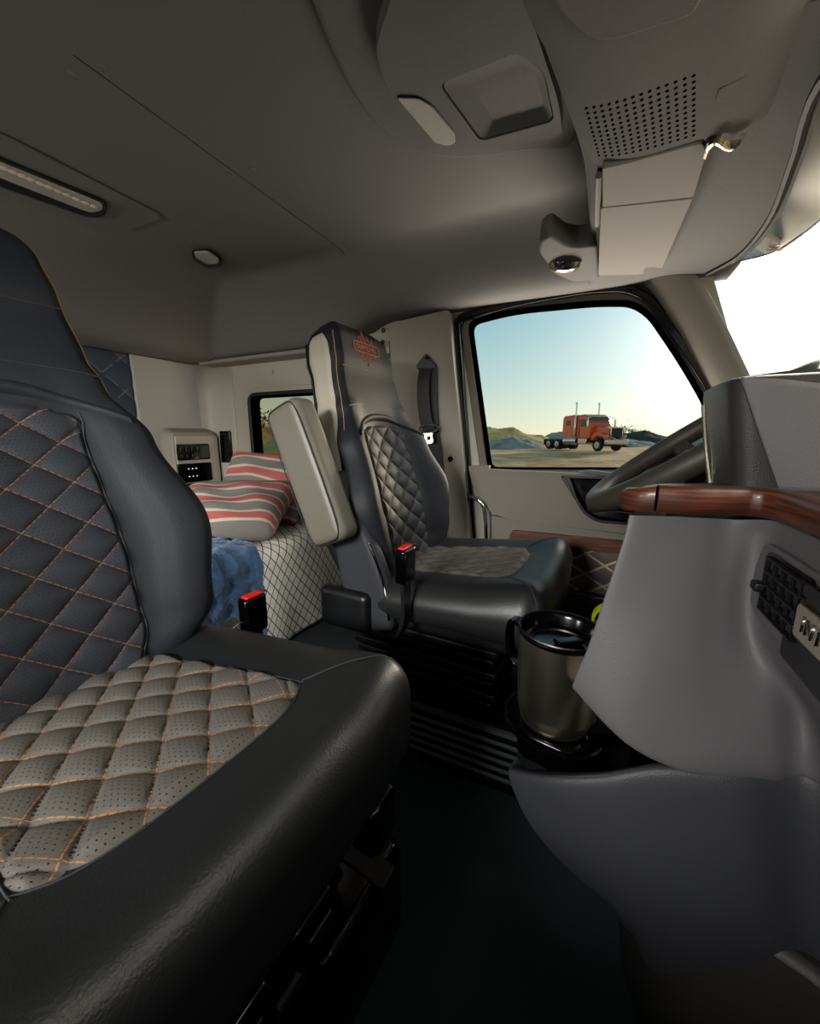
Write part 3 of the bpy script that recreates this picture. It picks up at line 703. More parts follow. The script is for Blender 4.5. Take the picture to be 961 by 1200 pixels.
mk('housing', box_lo(BM(), 1.155, 1.44, .56, 1.04, x0, FX, .04, .022), M['trim'], cu, bevel=.006, seg=3)
f0, f1 = K(203, 510, FX), K(246, 507, FX)
mk('face_plate', box_lo(BM(), f0.y, 1.415, .58, f0.z, FX, FX + .008, .014, .003), M['trim2'], cu, bevel=.003, label='pale face plate')
FP = FX + .008
def bezel(pa, pb, nm, m_=None):
    a, b = K(*pa, X=FP), K(*pb, X=FP)
    return a, b, mk(nm, box_lo(BM(), a.y, b.y, b.z, a.z, FP, FP + .005, .008, .001), m_ or M['gloss'], cu, bevel=.0015)
a, b, o1 = bezel((205.5, 520.5), (246, 538), 'switch_panel')
H_ = a.z - b.z; Wd = b.y - a.y
for k in range(4):
    yk = a.y + .018 + k * Wd * .165
    bm = BM(); dense(bm, (.005, Wd * .06, H_ * .17), .003, 2, 2, lambda p: p + Vector((FP + .007, yk + .006, b.z + H_ * .66)) - C0); r = mk('rocker_switch', bm, M['black'], o1)
    bm = BM(); dense(bm, (.004, Wd * .05, H_ * .09), .002, 2, 2, lambda p: p + Vector((FP + .006, yk + .006, b.z + H_ * .28)) - C0); mk('rocker_icon', bm, M['dsteel'], r)
bm = BM(); box(bm, Vector((FP + .006, a.y + Wd * .82, b.z + H_ * .5)) - C0, (.003, Wd * .28, H_ * .78)); mk('blank_cover', bm, M['dashd'], o1, bevel=.001)
M['led'] = mat('white_led', (240, 240, 235), .4, emit=(240, 240, 235), es=.7)
a, b, o2 = bezel((207, 544), (249, 562.5), 'thermostat_panel'); H_ = a.z - b.z; Wd = b.y - a.y
for rr_ in (.72, .32):
    for k in range(3):
        bm = BM(); box(bm, Vector((FP + .0055, a.y + Wd * (.30 + .11 * k), b.z + H_ * rr_)) - C0, (.001, .006, .004)); mk('indicator_light', bm, M['led'], o2)
bm = BM(); box(bm, Vector((FP + .0055, a.y + Wd * .90, b.z + H_ * .55)) - C0, (.001, .012, .003)); mk('indicator_light', bm, M['dsteel'], o2)
a, b, o3 = bezel((209, 568), (250, 590), 'outlet_panel'); H_ = a.z - b.z; Wd = b.y - a.y
bm = BM(); box(bm, Vector((FP + .0055, a.y + Wd * .2, b.z + H_ * .86)) - C0, (.001, .026, .006)); mk('outlet_slot', bm, M['dsteel'], o3)
# slim black vent on the corner post
vt = empty('side_vent', at(264, 524, Y=1.44), label='slim black louvred vent on the pale sleeper side wall', cat='vent')
V0 = vt.location.copy()
bm = BM(); prism(bm, [p - V0 for p in roundpoly([at(257, 505, Y=1.43), at(268.5, 505, Y=1.43), at(271.5, 542, Y=1.43), at(259.5, 542, Y=1.43)], .006, 3)], (0, .014, 0)); mk('vent_frame', bm, M['gloss'], vt, bevel=.002)
for k in range(8):
    p0, p1 = at(259 + .3 * k, 509 + 4 * k, Y=1.428) - V0, at(267.3 + .35 * k, 509 + 4 * k, Y=1.428) - V0
    bm = BM(); tube(bm, [p0, p1], .0022, 5); mk('louvre', bm, M['black'], vt)
# dark red pocket behind the pillows
p = at(364, 590, Y=1.43)
pk = mk('storage_pocket', dense(BM(), (.13, .02, .10), .018, 5, 5), mat('oxblood_vinyl', (92, 46, 42), .5, bump=.2), label='dark red storage pocket on the wall beside the bed', cat='pocket'); pk.location = (p.x + .02, 1.42, p.z)
bm = BM(); tube(bm, [Vector((a * .118, -.021, b * .088)) for a, b in rrect(1.9, 1.9, .25, 5)], .002, 5, True); mk('pocket_seam', bm, M['rubber'], pk)
# ============================================================ BED
bx0, bx1, by0, by1 = -1.86, -1.04, -.35, 1.40; BT = .60
bed = empty('bed', ((bx0 + bx1) / 2, .5, ZF), label='sleeper bunk under a white net-patterned cover behind the seats', cat='bed')
O = bed.location.copy()
mk('bunk_base', box(BM(), (0, 0, .10), (bx1 - bx0 - .10, 1.7, .20)), M['rubber'], bed, bevel=.02)
mk('mattress', dense(BM(), ((bx1 - bx0) / 2 - .015, (by1 - by0) / 2 - .01, .085), .05, 5, 8, lambda p: p + Vector((0, .5 * (by0 + by1) - O.y, .285))), M['trim2'], bed)
def net_mat():
    m, N, L, b = nt('white_net_fabric')
    uv = N.new('ShaderNodeUVMap'); sp = N.new('ShaderNodeSeparateXYZ'); L.new(uv.outputs[0], sp.inputs[0])
    no = N.new('ShaderNodeTexNoise'); no.inputs['Scale'].default_value = 3; L.new(uv.outputs[0], no.inputs['Vector'])
    ns = mth(N, L, 'MULTIPLY', no.outputs['Fac'], .25)
    u = mth(N, L, 'ADD', mth(N, L, 'DIVIDE', sp.outputs[0], .040), ns); v = mth(N, L, 'DIVIDE', sp.outputs[1], .056)
    # ogee net: verticals wave sideways
    wv = mth(N, L, 'MULTIPLY', mth(N, L, 'PINGPONG', mth(N, L, 'MULTIPLY', v, 2), 1), .5)
    def ln(x, wdt): return mth(N, L, 'LESS_THAN', mth(N, L, 'ABSOLUTE', mth(N, L, 'SUBTRACT', mth(N, L, 'FRACT', x), .5)), wdt)
    l1 = ln(mth(N, L, 'ADD', u, wv), .052); l2 = ln(mth(N, L, 'SUBTRACT', u, wv), .052)
    on = mth(N, L, 'MAXIMUM', l1, l2)
    mx = N.new('ShaderNodeMixRGB'); mx.inputs[1].default_value = S((236, 233, 222)); mx.inputs[2].default_value = S((36, 38, 44)); L.new(on, mx.inputs[0])
    L.new(mx.outputs[0], b.inputs['Base Color']); b.inputs['Roughness'].default_value = .9
    bu = N.new('ShaderNodeBump'); bu.inputs['Strength'].default_value = .5; bu.inputs['Distance'].default_value = .002; L.new(on, bu.inputs['Height']); L.new(bu.outputs[0], b.inputs['Normal'])
    return m
M['net'] = net_mat()
def cover(u, v):
    # u across the bed (wall -> front edge -> hanging down), v along it
    y = lerp(by0, by1 + .02, v); L0 = (bx1 - bx0) - .06; tot = L0 + .10 + .33; s = u * tot
    if s < L0: x = bx0 + s; z = BT + .012
    elif s < L0 + .10:
        a = (s - L0) / .10 * math.pi / 2; x = bx0 + L0 + .065 * math.sin(a); z = BT + .012 - .065 * (1 - math.cos(a))
    else:
        k = s - L0 - .10; x = bx0 + L0 + .065 + .05 * k + .010 * math.sin(y * 21 + 1) * min(1, k * 6); z = BT + .012 - .065 - k
    z += .006 * math.sin(y * 9 + x * 4) + .004 * math.sin(x * 17)
    return Vector((x, y, z)) - O
bm = BM(); grid(bm, cover, 90, 120, uv=lambda u, v: (lerp(by0, by1, v), u * 1.19)); mk('bed_cover', bm, M['net'], bed, solid=.006, sharp=180, label='white bed cover with dark diamond netting')
# blue throw
def knit():
    m, N, L, b = nt('blue_chenille')
    tc = N.new('ShaderNodeTexCoord'); no = N.new('ShaderNodeTexNoise'); no.inputs['Scale'].default_value = 70; no.inputs['Detail'].default_value = 4; L.new(tc.outputs['Object'], no.inputs['Vector'])
    r = N.new('ShaderNodeMixRGB'); r.inputs[1].default_value = S((30, 52, 88)); r.inputs[2].default_value = S((84, 122, 164)); L.new(no.outputs['Fac'], r.inputs[0]); L.new(r.outputs[0], b.inputs['Base Color'])
    b.inputs['Roughness'].default_value = .95; b.inputs['Sheen Weight'].default_value = .4
    return m
M['knit'] = knit()
def throw(u, v):
    y = lerp(.30, .985 - .09 * u, v)
    p = cover(lerp(.40, .985, u), (y - by0) / (by1 + .02 - by0)) + O
    r = (math.sin(y * 95 + 2 * math.sin(u * 9)) * .5 + .5) * .010 + .004 * math.sin(u * 60 + y * 40) + random.uniform(-.003, .003)
    L0 = (bx1 - bx0) - .06; s = lerp(.40, .985, u) * 1.19
    n = Vector((0, 0, 1)) if s < L0 else (Vector((math.sin((s - L0) / .10 * math.pi / 2), 0, math.cos((s - L0) / .10 * math.pi / 2))) if s < L0 + .1 else Vector((1, 0, 0)))
    return p + n * (.014 + r)
bm = BM(); grid(bm, throw, 150, 130)
mk('throw_blanket', bm, M['knit'], solid=.012, sharp=180, label='fluffy blue throw blanket draped over the edge of the bed', cat='blanket')
# striped pillows ---------------------------------------------------------
def stripe_mat(nm, off=0):
    m, N, L, b = nt(nm)
    uv = N.new('ShaderNodeUVMap'); sp = N.new('ShaderNodeSeparateXYZ'); L.new(uv.outputs[0], sp.inputs[0])
    f = mth(N, L, 'FRACT', mth(N, L, 'ADD', mth(N, L, 'DIVIDE', sp.outputs[1], .10), off))
    rp = N.new('ShaderNodeValToRGB'); rp.color_ramp.interpolation = 'CONSTANT'; L.new(f, rp.inputs[0]); e = rp.color_ramp.elements
    e[0].position = 0; e[0].color = S((196, 84, 72)); e[1].position = .36; e[1].color = S((216, 198, 180))
    for p_, c in ((.48, (118, 114, 106)), (.88, (216, 198, 180))): x = e.new(p_); x.color = S(c)
    no = N.new('ShaderNodeTexNoise'); no.inputs['Scale'].default_value = 260; L.new(uv.outputs[0], no.inputs['Vector'])
    mx = N.new('ShaderNodeMixRGB'); mx.blend_type = 'MULTIPLY'; mx.inputs[0].default_value = .5; L.new(rp.outputs[0], mx.inputs[1]); L.new(no.outputs['Color'], mx.inputs[2])
    hs = N.new('ShaderNodeBrightContrast'); hs.inputs[1].default_value = .06; L.new(mx.outputs[0], hs.inputs[0]); L.new(hs.outputs[0], b.inputs['Base Color']); b.inputs['Roughness'].default_value = .9
    bu = N.new('ShaderNodeBump'); bu.inputs['Strength'].default_value = .4; bu.inputs['Distance'].default_value = .002; L.new(no.outputs['Fac'], bu.inputs['Height']); L.new(bu.outputs[0], b.inputs['Normal'])
    return m
def pillow(name, w, h, t, M4, m_, label, seed=0, sag=None):
    bm = BM()
    rnd = random.Random(seed); ph = [rnd.uniform(0, 6) for _ in range(6)]
    for sgn in (-1, 1):
        def f(u, v, sgn=sgn):
            a, b = 2 * u - 1, 2 * v - 1
            th = t * ((1 - a ** 4) * (1 - b ** 4)) ** .42
            pin = 1 - .06 * (1 - abs(a) ** 2) * abs(b) ** 3 ; pin2 = 1 - .06 * (1 - abs(b) ** 2) * abs(a) ** 3
            wr = (.006 * math.sin(a * 7 + b * 5 + ph[0]) + .005 * math.sin(a * 3 - b * 9 + ph[1])) * (1 - a ** 4) * (1 - b ** 4)
            p = Vector((a * w / 2 * pin2, b * h / 2 * pin, sgn * th + wr))
            if sag: p = sag(p)
            return M4 @ p
        grid(bm, f, 44, 34, uv=lambda u, v: (u * w, v * h + .012 * math.sin(u * 5 + seed)))
    bmesh.ops.remove_doubles(bm, verts=bm.verts, dist=.0004)
    return mk(name, bm, m_, label=label, cat='pillow', group=None, sharp=180)
def basis(o, xdir, ydir):
    x = Vector(xdir).normalized(); y = Vector(ydir); y = (y - x * y.dot(x)).normalized(); z = x.cross(y)
    return Matrix(((x.x, y.x, z.x, o[0]), (x.y, y.y, z.y, o[1]), (x.z, y.z, z.z, o[2]), (0, 0, 0, 1)))
st = stripe_mat('red_grey_striped_cotton', .1)
# seen from the cab: width runs along the bed's breadth
pillow('pillow', .47, .34, .062, basis((-1.40, 1.325, .770), (.93, .10, -.03), (-.02, .50, .85)), st, 'red and grey striped pillow leaning on the sleeper side wall, the rear of two', 3)
pillow('pillow', .50, .36, .075, basis((-1.35, 1.08, .700), (.90, .36, .04), (-.42, .80, .40)), stripe_mat('red_grey_striped_cotton_b', .55), 'red and grey striped pillow lying in front of the other on the bed', 5)
# ============================================================ OVERHEAD CONSOLE
oc = empty('overhead_console', at(760, 100, Z=1.5), label='grey overhead console with speaker holes above the windshield', cat='overhead console')
OC = oc.location.copy()
def Z_(x, y, z): return at(x, y, Z=z) - OC
rows = []
for st in ([(600, -60), (700, -80), (820, -110), (1010, -160), (1120, -200)], [(625, 30), (700, 20), (810, -5), (905, -30), (1020, -60)],
           [(652, 85), (720, 80), (810, 50), (890, 20), (985, 0)], [(676, 150), (720, 150), (805, 112), (880, 88), (975, 62)],
           [(700, 203), (745, 192), (828, 166), (868, 154), (958, 106)]):
    r = [Z_(x, y, 1.43) for x, y in st]
    r[0] += Vector((0, 0, .012)); r[-1] += Vector((0, 0, .02))
    rows.append([r[0] + Vector((-.022, 0, .14)), r[0] + Vector((-.014, 0, .028))] + r)
rows.append([p + Vector((.004, .014, .012)) for p in rows[-1]]); rows.append([p + Vector((.0, .004, .05)) for p in rows[-1]])
from mathutils.bvhtree import BVHTree
bm = BM(); surf(bm, rows, 6, 6); bvh = BVHTree.FromBMesh(bm); mk('console_body', bm, M['head'], oc, sharp=180)
def under(p, off=0):
    h = bvh.ray_cast(Vector((p.x, p.y, -1)), Vector((0, 0, 1)))[0]
    return Vector((p.x, p.y, (h.z if h else p.z) - off))

# speaker holes
g0, g1, g2, g3 = Z_(687, 132, 1.4295), Z_(813, 89, 1.4295), Z_(813, 158, 1.4295), Z_(702, 188, 1.4295)
bm = BM()
for i in range(14):
    for j in range(12):
        u, v = i / 13, j / 11
        p = (g0 * (1 - u) + g1 * u) * (1 - v) + (g3 * (1 - u) + g2 * u) * v
        p = under(p); cyl(bm, p + Vector((0, 0, .004)), p + Vector((0, 0, -.0005)), .0021, n=8)
mk('speaker_holes', bm, M['void'], oc, kind='stuff')
bm = BM(); prism(bm, roundpoly([under(Z_(x, y, 1.424), .006) for x, y in ((625, -40), (655, 20), (692, 49), (720, 48), (815, 18), (830, -20), (820, -60))], .012, 4), (0, 0, .02)); mk('console_door', bm, M['head'], oc, bevel=.004)
bm = BM(); prism(bm, [under(Z_(x, y, 1.4275), .0015) for x, y in ((838, 118), (842, 105), (870, 92), (945, 66), (930, 80), (880, 106), (850, 120))], (0, 0, .004)); mk('grip_recess', bm, M['head'], oc, bevel=.0015)
# header behind the console that carries the visors, down to the windshield
hd = empty('windshield_header', at(780, 240, Z=1.5), label='smooth grey windshield header panel beside the sun visor', cat='header panel')
HD = hd.location.copy()
def H(x, y, z): return at(x, y, Z=z) - HD
rows = []
for st in ([(640, 60, 1.50), (700, 60, 1.46), (760, 50, 1.455), (860, 30, 1.455), (1080, -40, 1.42), ],
           [(680, 170, 1.50), (703, 180, 1.46), (760, 170, 1.455), (850, 140, 1.455), (962, 95, 1.42)],
           [(688, 220, 1.50), (701, 225, 1.46), (750, 220, 1.455), (835, 190, 1.455), (930, 185, 1.42)],
           [(690, 270, 1.49), (698, 275, 1.455), (740, 275, 1.455), (808, 255, 1.452), (902, 254, 1.42)],
           [(690, 310, 1.475), (697, 312, 1.45), (735, 310, 1.45), (785, 300, 1.445), (868, 297, 1.42)],
           [(690, 330, 1.45), (697, 331, 1.445), (738, 331, 1.44), (785, 322, 1.435), (828, 320, 1.42)]):
    r = [H(*p) for p in st]
    rows.append([r[0] + Vector((-.01, 0, .14))] + r + [r[-1] + Vector((.012, .0, .012)), r[-1] + Vector((.02, 0, .16))])
bm = BM(); surf(bm, rows, 5, 6); mk('header_panel', bm, M['head'], hd, sharp=180)
bm = BM(); tube(bm, spline([H(1080, -40, 1.418) + Vector((.004, 0, 0)), H(962, 96, 1.418), H(930, 186, 1.418), H(903, 255, 1.418), H(868, 298, 1.418), H(829, 321, 1.418)], 6), .006, 6); mk('windshield_seal', bm, M['rubber'], hd)
# sun visor
sv = empty('sun_visor', at(755, 250, Z=1.45), label='folded pale grey sun visor with hinged flap above the driver door', cat='sun visor')
SV = sv.location.copy()
def V_(x, y, z): return at(x, y, Z=z) - SV
bm = BM(); prism(bm, roundpoly([V_(x, y, 1.425) for x, y in ((704, 244), (812, 233), (776, 315), (766, 313), (756, 314), (754, 321), (745, 322), (701, 323))], [.006, .004, .006, .003, .003, .003, .004, .012], 4), (0, 0, .014)); mk('visor_panel', bm, M['visor'], sv, bevel=.003, seg=3)
bm = BM(); prism(bm, roundpoly([V_(x, y, 1.426) for x, y in ((706, 198), (740, 190), (822, 168), (829, 176), (813, 231), (706, 243))], .004, 4), (0, 0, .014)); mk('visor_flap', bm, M['visor'], sv, bevel=.003, seg=3)
bm = BM(); prism(bm, [V_(x, y, 1.443) for x, y in ((700, 200), (708, 200), (706, 322), (698, 322))], (0, 0, .004)); mk('hinge_gap', bm, M['gloss'], sv)
bm = BM(); tube(bm, [V_(702, 205, 1.436), V_(700, 262, 1.436), V_(700, 263, 1.45)], .006, 8); mk('hinge_rod', bm, M['trim'], sv)
vc = empty('visor_clip', at(845, 165, Z=1.43), label='small metal hook holding the sun visor to the header', cat='clip')
VC = vc.location.copy()
def C_(x, y, z): return at(x, y, Z=z) - VC
bm = BM(); tube(bm, spline([C_(829, 181, 1.425), C_(833, 170, 1.422), C_(842, 164, 1.42), C_(856, 171, 1.418), C_(867, 165, 1.42), C_(871, 157, 1.425)], 6), 0, flat=(.012, .004), up=(.6, .2, 1)); mk('hook', bm, M['steel'], vc)
bm = BM(); dense(bm, (.009, .009, .007), .004, 3, 3, lambda p: p + C_(836, 163, 1.43)); mk('hook_mount', bm, M['dsteel'], vc)
# spot lamp pod
pd = empty('spot_lamp', at(668, 305, Z=1.44), label='round chrome spot lamp in a small pod above the door window', cat='lamp')
PD = pd.location.copy()
bm = BM(); prism(bm, roundpoly([at(x, y, Z=1.432) - PD for x, y in ((631, 296), (634, 283), (645, 277), (662, 288), (674, 291), (699, 288), (702, 328), (672, 331), (650, 322))], .02, 5), (0, 0, .05)); mk('lamp_pod', bm, M['head'], pd, bevel=.008, seg=3)
c_ = at(661, 311, Z=1.429) - PD
bm = BM(); lathe(bm, [(0, -.014), (.028, -.013), (.034, -.010), (.039, -.002), (.041, .008)], n=32); lb = mk('chrome_bezel', bm, M['chrome'], pd); lb.location = c_; lb.rotation_euler = (R(20), R(10), 0)
bm = BM(); lathe(bm, [(0, -.0165), (.020, -.016), (.027, -.0128)], n=24); mk('lamp_glass', bm, M['steel'], lb)
# raised pad with reading lamp and bin, behind the console
rp_ = empty('headliner_module', at(550, 120, Z=1.58), label='dark headliner module with recessed bin and ribbed reading lamp', cat='overhead module')
RP = rp_.location.copy()
def P_(x, y, z): return at(x, y, Z=z) - RP
bm = BM(); prism(bm, roundpoly([P_(x, y, 1.58) for x, y in ((345, -60), (372, 30), (410, 112), (445, 160), (500, 187), (560, 188), (610, 180), (668, 178), (700, 100), (640, -60))], [.02, .1, .1, .08, .08, .05, .05, .03, .05, .02], 5), (0, 0, .03)); mk('outer_pad', bm, M['head'], rp_, bevel=.012, seg=4)
bin_ = roundpoly([P_(x, y, 1.555) for x, y in ((514, 99), (608, 61), (638, 85), (650, 142), (563, 166))], .015, 4)
lmp = [P_(x, y, 1.555) for x, y in ((465, 112), (490, 113), (505, 122), (532, 155), (534, 165), (525, 169), (510, 165))]
bm = BM(); holed(bm, roundpoly([P_(x, y, 1.555) for x, y in ((440, 62), (452, 100), (470, 128), (500, 168), (530, 178), (590, 172), (660, 160), (655, 120), (600, -50), (470, -40), (445, 40))], [.03, .02, .02, .03, .02, .02, .02, .03, .02, .02, .03], 4), [bin_], (0, 0, .03)); mk('inner_pad', bm, M['head'], rp_, bevel=.005, seg=3)
bm = BM()
bl = [bm.verts.new(p * .97 + (sum(bin_, Vector()) / len(bin_)) * .03 + Vector((0, 0, .002))) for p in bin_]
cc = sum(bin_, Vector()) / len(bin_)
bi = [bm.verts.new(cc + (p - cc) * .66 + Vector((.006, .012, .016))) for p in bin_]
for i in range(len(bl)): bm.faces.new((bl[i], bl[(i + 1) % len(bl)], bi[(i + 1) % len(bl)], bi[i]))
bm.faces.new(bi); mk('bin_lid', bm, M['head'], rp_, sharp=25)
bm = BM(); prism(bm, roundpoly(lmp, .006, 3), (0, 0, -.004)); mk('lamp_lens', bm, M['lens'], rp_, bevel=.001)
bm = BM(); tube(bm, roundpoly([p + Vector((0, 0, -.001)) for p in lmp], .006, 3), .0016, 6, True); mk('lamp_bezel', bm, M['dsteel'], rp_)

# ============================================================ DASHBOARD
da = empty('dashboard', (.3, .5, ZF), label='grey truck dashboard with walnut trim, air vent and metal badge plate', cat='dashboard')
DA = da.location.copy()
def q_(x, y, X=None, Y=None): return at(x, y, X=X, Y=Y) - DA
FXX = .148                         # plane of the passenger-side fascia
NOSE = .43
def Zf(x, y): return at(x, y, X=FXX)
zt = Zf(905, 640).z; zb = Zf(885, 722).z
def f_(X, Y, Z): return Vector((X, Y, Z)) - DA
top = [q_(742, 604, Y=NOSE), q_(780, 605, Y=NOSE + .006), q_(825, 607, Y=NOSE + .014), q_(862, 609, Y=NOSE + .020), f_(FXX, .428, .928), f_(FXX, .36, .928), f_(FXX, .30, .928), f_(FXX, .1, .928), f_(FXX, -.5, .928)]
r1 = [q_(733, 640, Y=NOSE - .006), q_(775, 642, Y=NOSE + .002), q_(820, 642, Y=NOSE + .010), q_(858, 640, Y=NOSE + .018), f_(FXX - .001, .440, zt + .002), f_(FXX, .36, zt + .002), f_(FXX, .30, zt + .002), f_(FXX, .1, zt + .002), f_(FXX, -.5, zt + .002)]
r2 = [q_(712, 705, Y=NOSE - .012), q_(760, 712, Y=NOSE - .010), q_(808, 716, Y=NOSE - .004), q_(846, 716, Y=NOSE + .006), f_(FXX - .001, .438, zb - .002), f_(FXX, .36, zb - .002), f_(FXX, .30, zb - .002), f_(FXX, .1, zb - .002), f_(FXX, -.5, zb - .002)]
r3 = [q_(694, 760, Y=NOSE - .018), q_(745, 785, Y=NOSE - .026), q_(800, 796, Y=NOSE - .022), q_(850, 802, Y=NOSE - .014), q_(900, 806, Y=NOSE - .010), q_(950, 836, Y=NOSE - .018), f_(FXX + .018, .30, zb - .06), f_(FXX + .012, .08, zb - .06), f_(FXX + .012, -.5, zb - .06)]
r4 = [q_(678, 800, Y=NOSE - .020), q_(726, 848, Y=NOSE - .036), q_(792, 874, Y=NOSE - .036), q_(850, 880, Y=NOSE - .032), q_(905, 884, Y=NOSE - .026), q_(955, 890, Y=NOSE - .022), f_(.196, .31, .74), f_(.20, .12, .74), f_(.19, -.5, .74)]
r5 = [q_(677, 812, Y=NOSE - .014), q_(735, 872, Y=NOSE - .034), q_(797, 902, Y=NOSE - .036), q_(852, 911, Y=NOSE - .030), q_(905, 914, Y=NOSE - .024), q_(957, 917, Y=NOSE - .022), f_(.208, .32, .715), f_(.21, .12, .715), f_(.20, -.5, .715)]
r6 = [p + Vector((.015, .02, -.002)) for p in r5]; r7 = [p + Vector((.05, .12, .0)) for p in r5]
net = [top, r1, r2, r3, r4, r5, r6, r7]
net = [[r[0] + Vector((.06, .20, 0)), r[0] + Vector((.012, .05, 0)), r[0] + Vector((-.001, .010, 0))] + r for r in net]
bm = BM(); surf(bm, net, 6, 6); mk('dash_side_panel', bm, M['dash'], da, sharp=180)
# deck on top
bm = BM(); prism(bm, roundpoly([f_(x, y, .934) for x, y in ((.040, .44), (.050, .50), (.15, .56), (.3, .9), (.6, .9), (.6, -.5), (.158, -.5), (.158, .40), (.14, .45))], [.02, .03, .05, .05, .01, .01, .01, .03, .02], 4), (0, 0, .014)); mk('dash_deck', bm, M['dashd'], da, bevel=.005, seg=3)
# walnut strip
def woodstrip(bm, path, hgt=.024, dep=.014):
    path = [Vector(p) for p in path]; rings = []
    for i, p in enumerate(path):
        t = (path[min(i + 1, len(path) - 1)] - path[max(i - 1, 0)]).normalized(); n = Vector((-t.y, t.x, 0)) * -1
        if n.dot(Vector((-.6, -.8, 0))) < 0: n = -n
        ring = []
        for k in range(14):
            a = -math.pi / 2 + math.pi * k / 13
            ring.append(p + n * dep * (abs(math.cos(a)) ** .5) * .8 + Vector((0, 0, hgt / 2 * math.copysign(abs(math.sin(a)) ** .8, math.sin(a)))))
        ring += [p - n * .006 + Vector((0, 0, hgt / 2)), p - n * .006 - Vector((0, 0, hgt / 2))]
        rings.append([bm.verts.new(q) for q in ring])
    m = len(rings[0])
    for A, B_ in zip(rings, rings[1:]):
        for k in range(m): bm.faces.new((A[k], A[(k + 1) % m], B_[(k + 1) % m], B_[k]))
    bm.faces.new(rings[0][::-1]); bm.faces.new(rings[-1]); return bm
wp = spline([f_(.056, .428, .942), f_(.08, .428, .942), f_(.105, .436, .942), f_(.130, .442, .942), f_(.148, .425, .942), f_(.1535, .36, .941), f_(.154, .25, .941), f_(.154, 0, .941), f_(.154, -.5, .941)], 8)
mk('walnut_strip', woodstrip(BM(), wp, .026), M['wood'], da, label='walnut trim strip', sharp=60)
mk('walnut_end_cap', woodstrip(BM(), spline([f_(.037, .445, .937), f_(.040, .436, .938), f_(.047, .430, .940), f_(.0553, .428, .942)], 5), .024), M['wood'], da, label='walnut end cap', sharp=60)
# recessed band: vent + black plate + metal badge
def X_(x, y, o=0.0): return at(x, y, X=FXX - o) - DA
def fx(Y, Z, o=0.0): return f_(FXX - o, Y, Z)
Zg = lambda x, y: at(x, y, X=FXX - .008)
yv0 = Zg(901, 650).y; yv1 = Zg(941, 690).y; zv0 = Zg(903, 652).z; zv1 = Zg(886, 708).z
Ze = lambda x, y: at(x, y, X=FXX - .005)
b1, b2, b3, b4 = Ze(895, 640), Ze(874, 690), Ze(884, 716), Ze(906, 641)
band = roundpoly([fx(b1.y, b4.z, .005), fx(-.5, b4.z, .005), fx(-.5, b3.z - .004, .005), fx(b3.y, b3.z - .004, .005), fx(b2.y, b2.z, .005)], [.008, .002, .002, .008, .01], 5)
bm = BM(); prism(bm, band, (.014, 0, 0)); mk('vent_surround', bm, M['dash'], da, bevel=.0015)
vn = mk('air_vent', prism(BM(), roundpoly([fx(yv0 + .004, zv0 + .003, .008), fx(yv1 - .01, zv0 + .003, .008), fx(yv1 - .01, zv1 - .003, .008), fx(yv0 + .004, zv1 - .003, .008)], .006, 4), (.003, 0, 0)), M['gloss'], da, bevel=.001)
bm = BM()
for k in range(5):
    z = lerp(zv0 - .001, zv1 + .002, k / 4); box(bm, fx((yv0 + yv1) / 2 - .004, z, .0095), (.004, yv0 - yv1, .0016))
mk('vent_louvres', bm, M['black'], vn, bevel=.0004)
for k in range(5):
    y = lerp(yv0 - .002, yv1, k / 4)
    bm = BM(); box(bm, fx(y, (zv0 + zv1) / 2, .0085), (.003, .0012, zv0 - zv1)); mk('vent_vane', bm, M['black'], vn)
bm = BM(); dense(bm, (.004, .006, .004), .002, 3, 3, lambda p: p + fx(yv0 - .008, (zv0 + zv1) / 2 - .002, .014)); mk('vent_tab', bm, M['dsteel'], vn)
bm = BM(); prism(bm, roundpoly([fx(yv1 + .004, zt - .003, .009), fx(-.5, zt - .003, .009), fx(-.5, zb + .002, .009), fx(yv1 + .012, zb + .002, .009), fx(yv1 + .014, zb + .014, .009)], .003, 3), (.008, 0, 0)); pt_ = mk('badge_plate', bm, M['gloss'], da, bevel=.0015, label='black strip behind the badge')
by_, bzt, bzb = at(939, 707, X=FXX - .010).y, at(940, 706, X=FXX - .010).z, at(929, 741, X=FXX - .010).z
bm = BM(); prism(bm, roundpoly([fx(by_, bzt, .012), fx(by_ - .19, bzt, .012), fx(by_ - .19, bzb, .012), fx(by_, bzb, .012)], .004, 4), (.004, 0, 0)); bd = mk('metal_badge', bm, M['steel'], pt_, bevel=.0012, label='brushed metal badge reading INTERNATIONAL')
hh = bzt - bzb
Mt = Matrix.Translation(fx(by_ - .010, (bzt + bzb) / 2, .0125)) @ Matrix(((0, 0, -1, 0), (-.8, 0, 0, 0), (0, 1, 0, 0), (0, 0, 0, 1)))
text('INTERNATIONAL', 'lettering', M['chrome'], bd, Mt, size=hh * .74, ext=.0005, shear=.12, space=1.18, offset=-.0004)
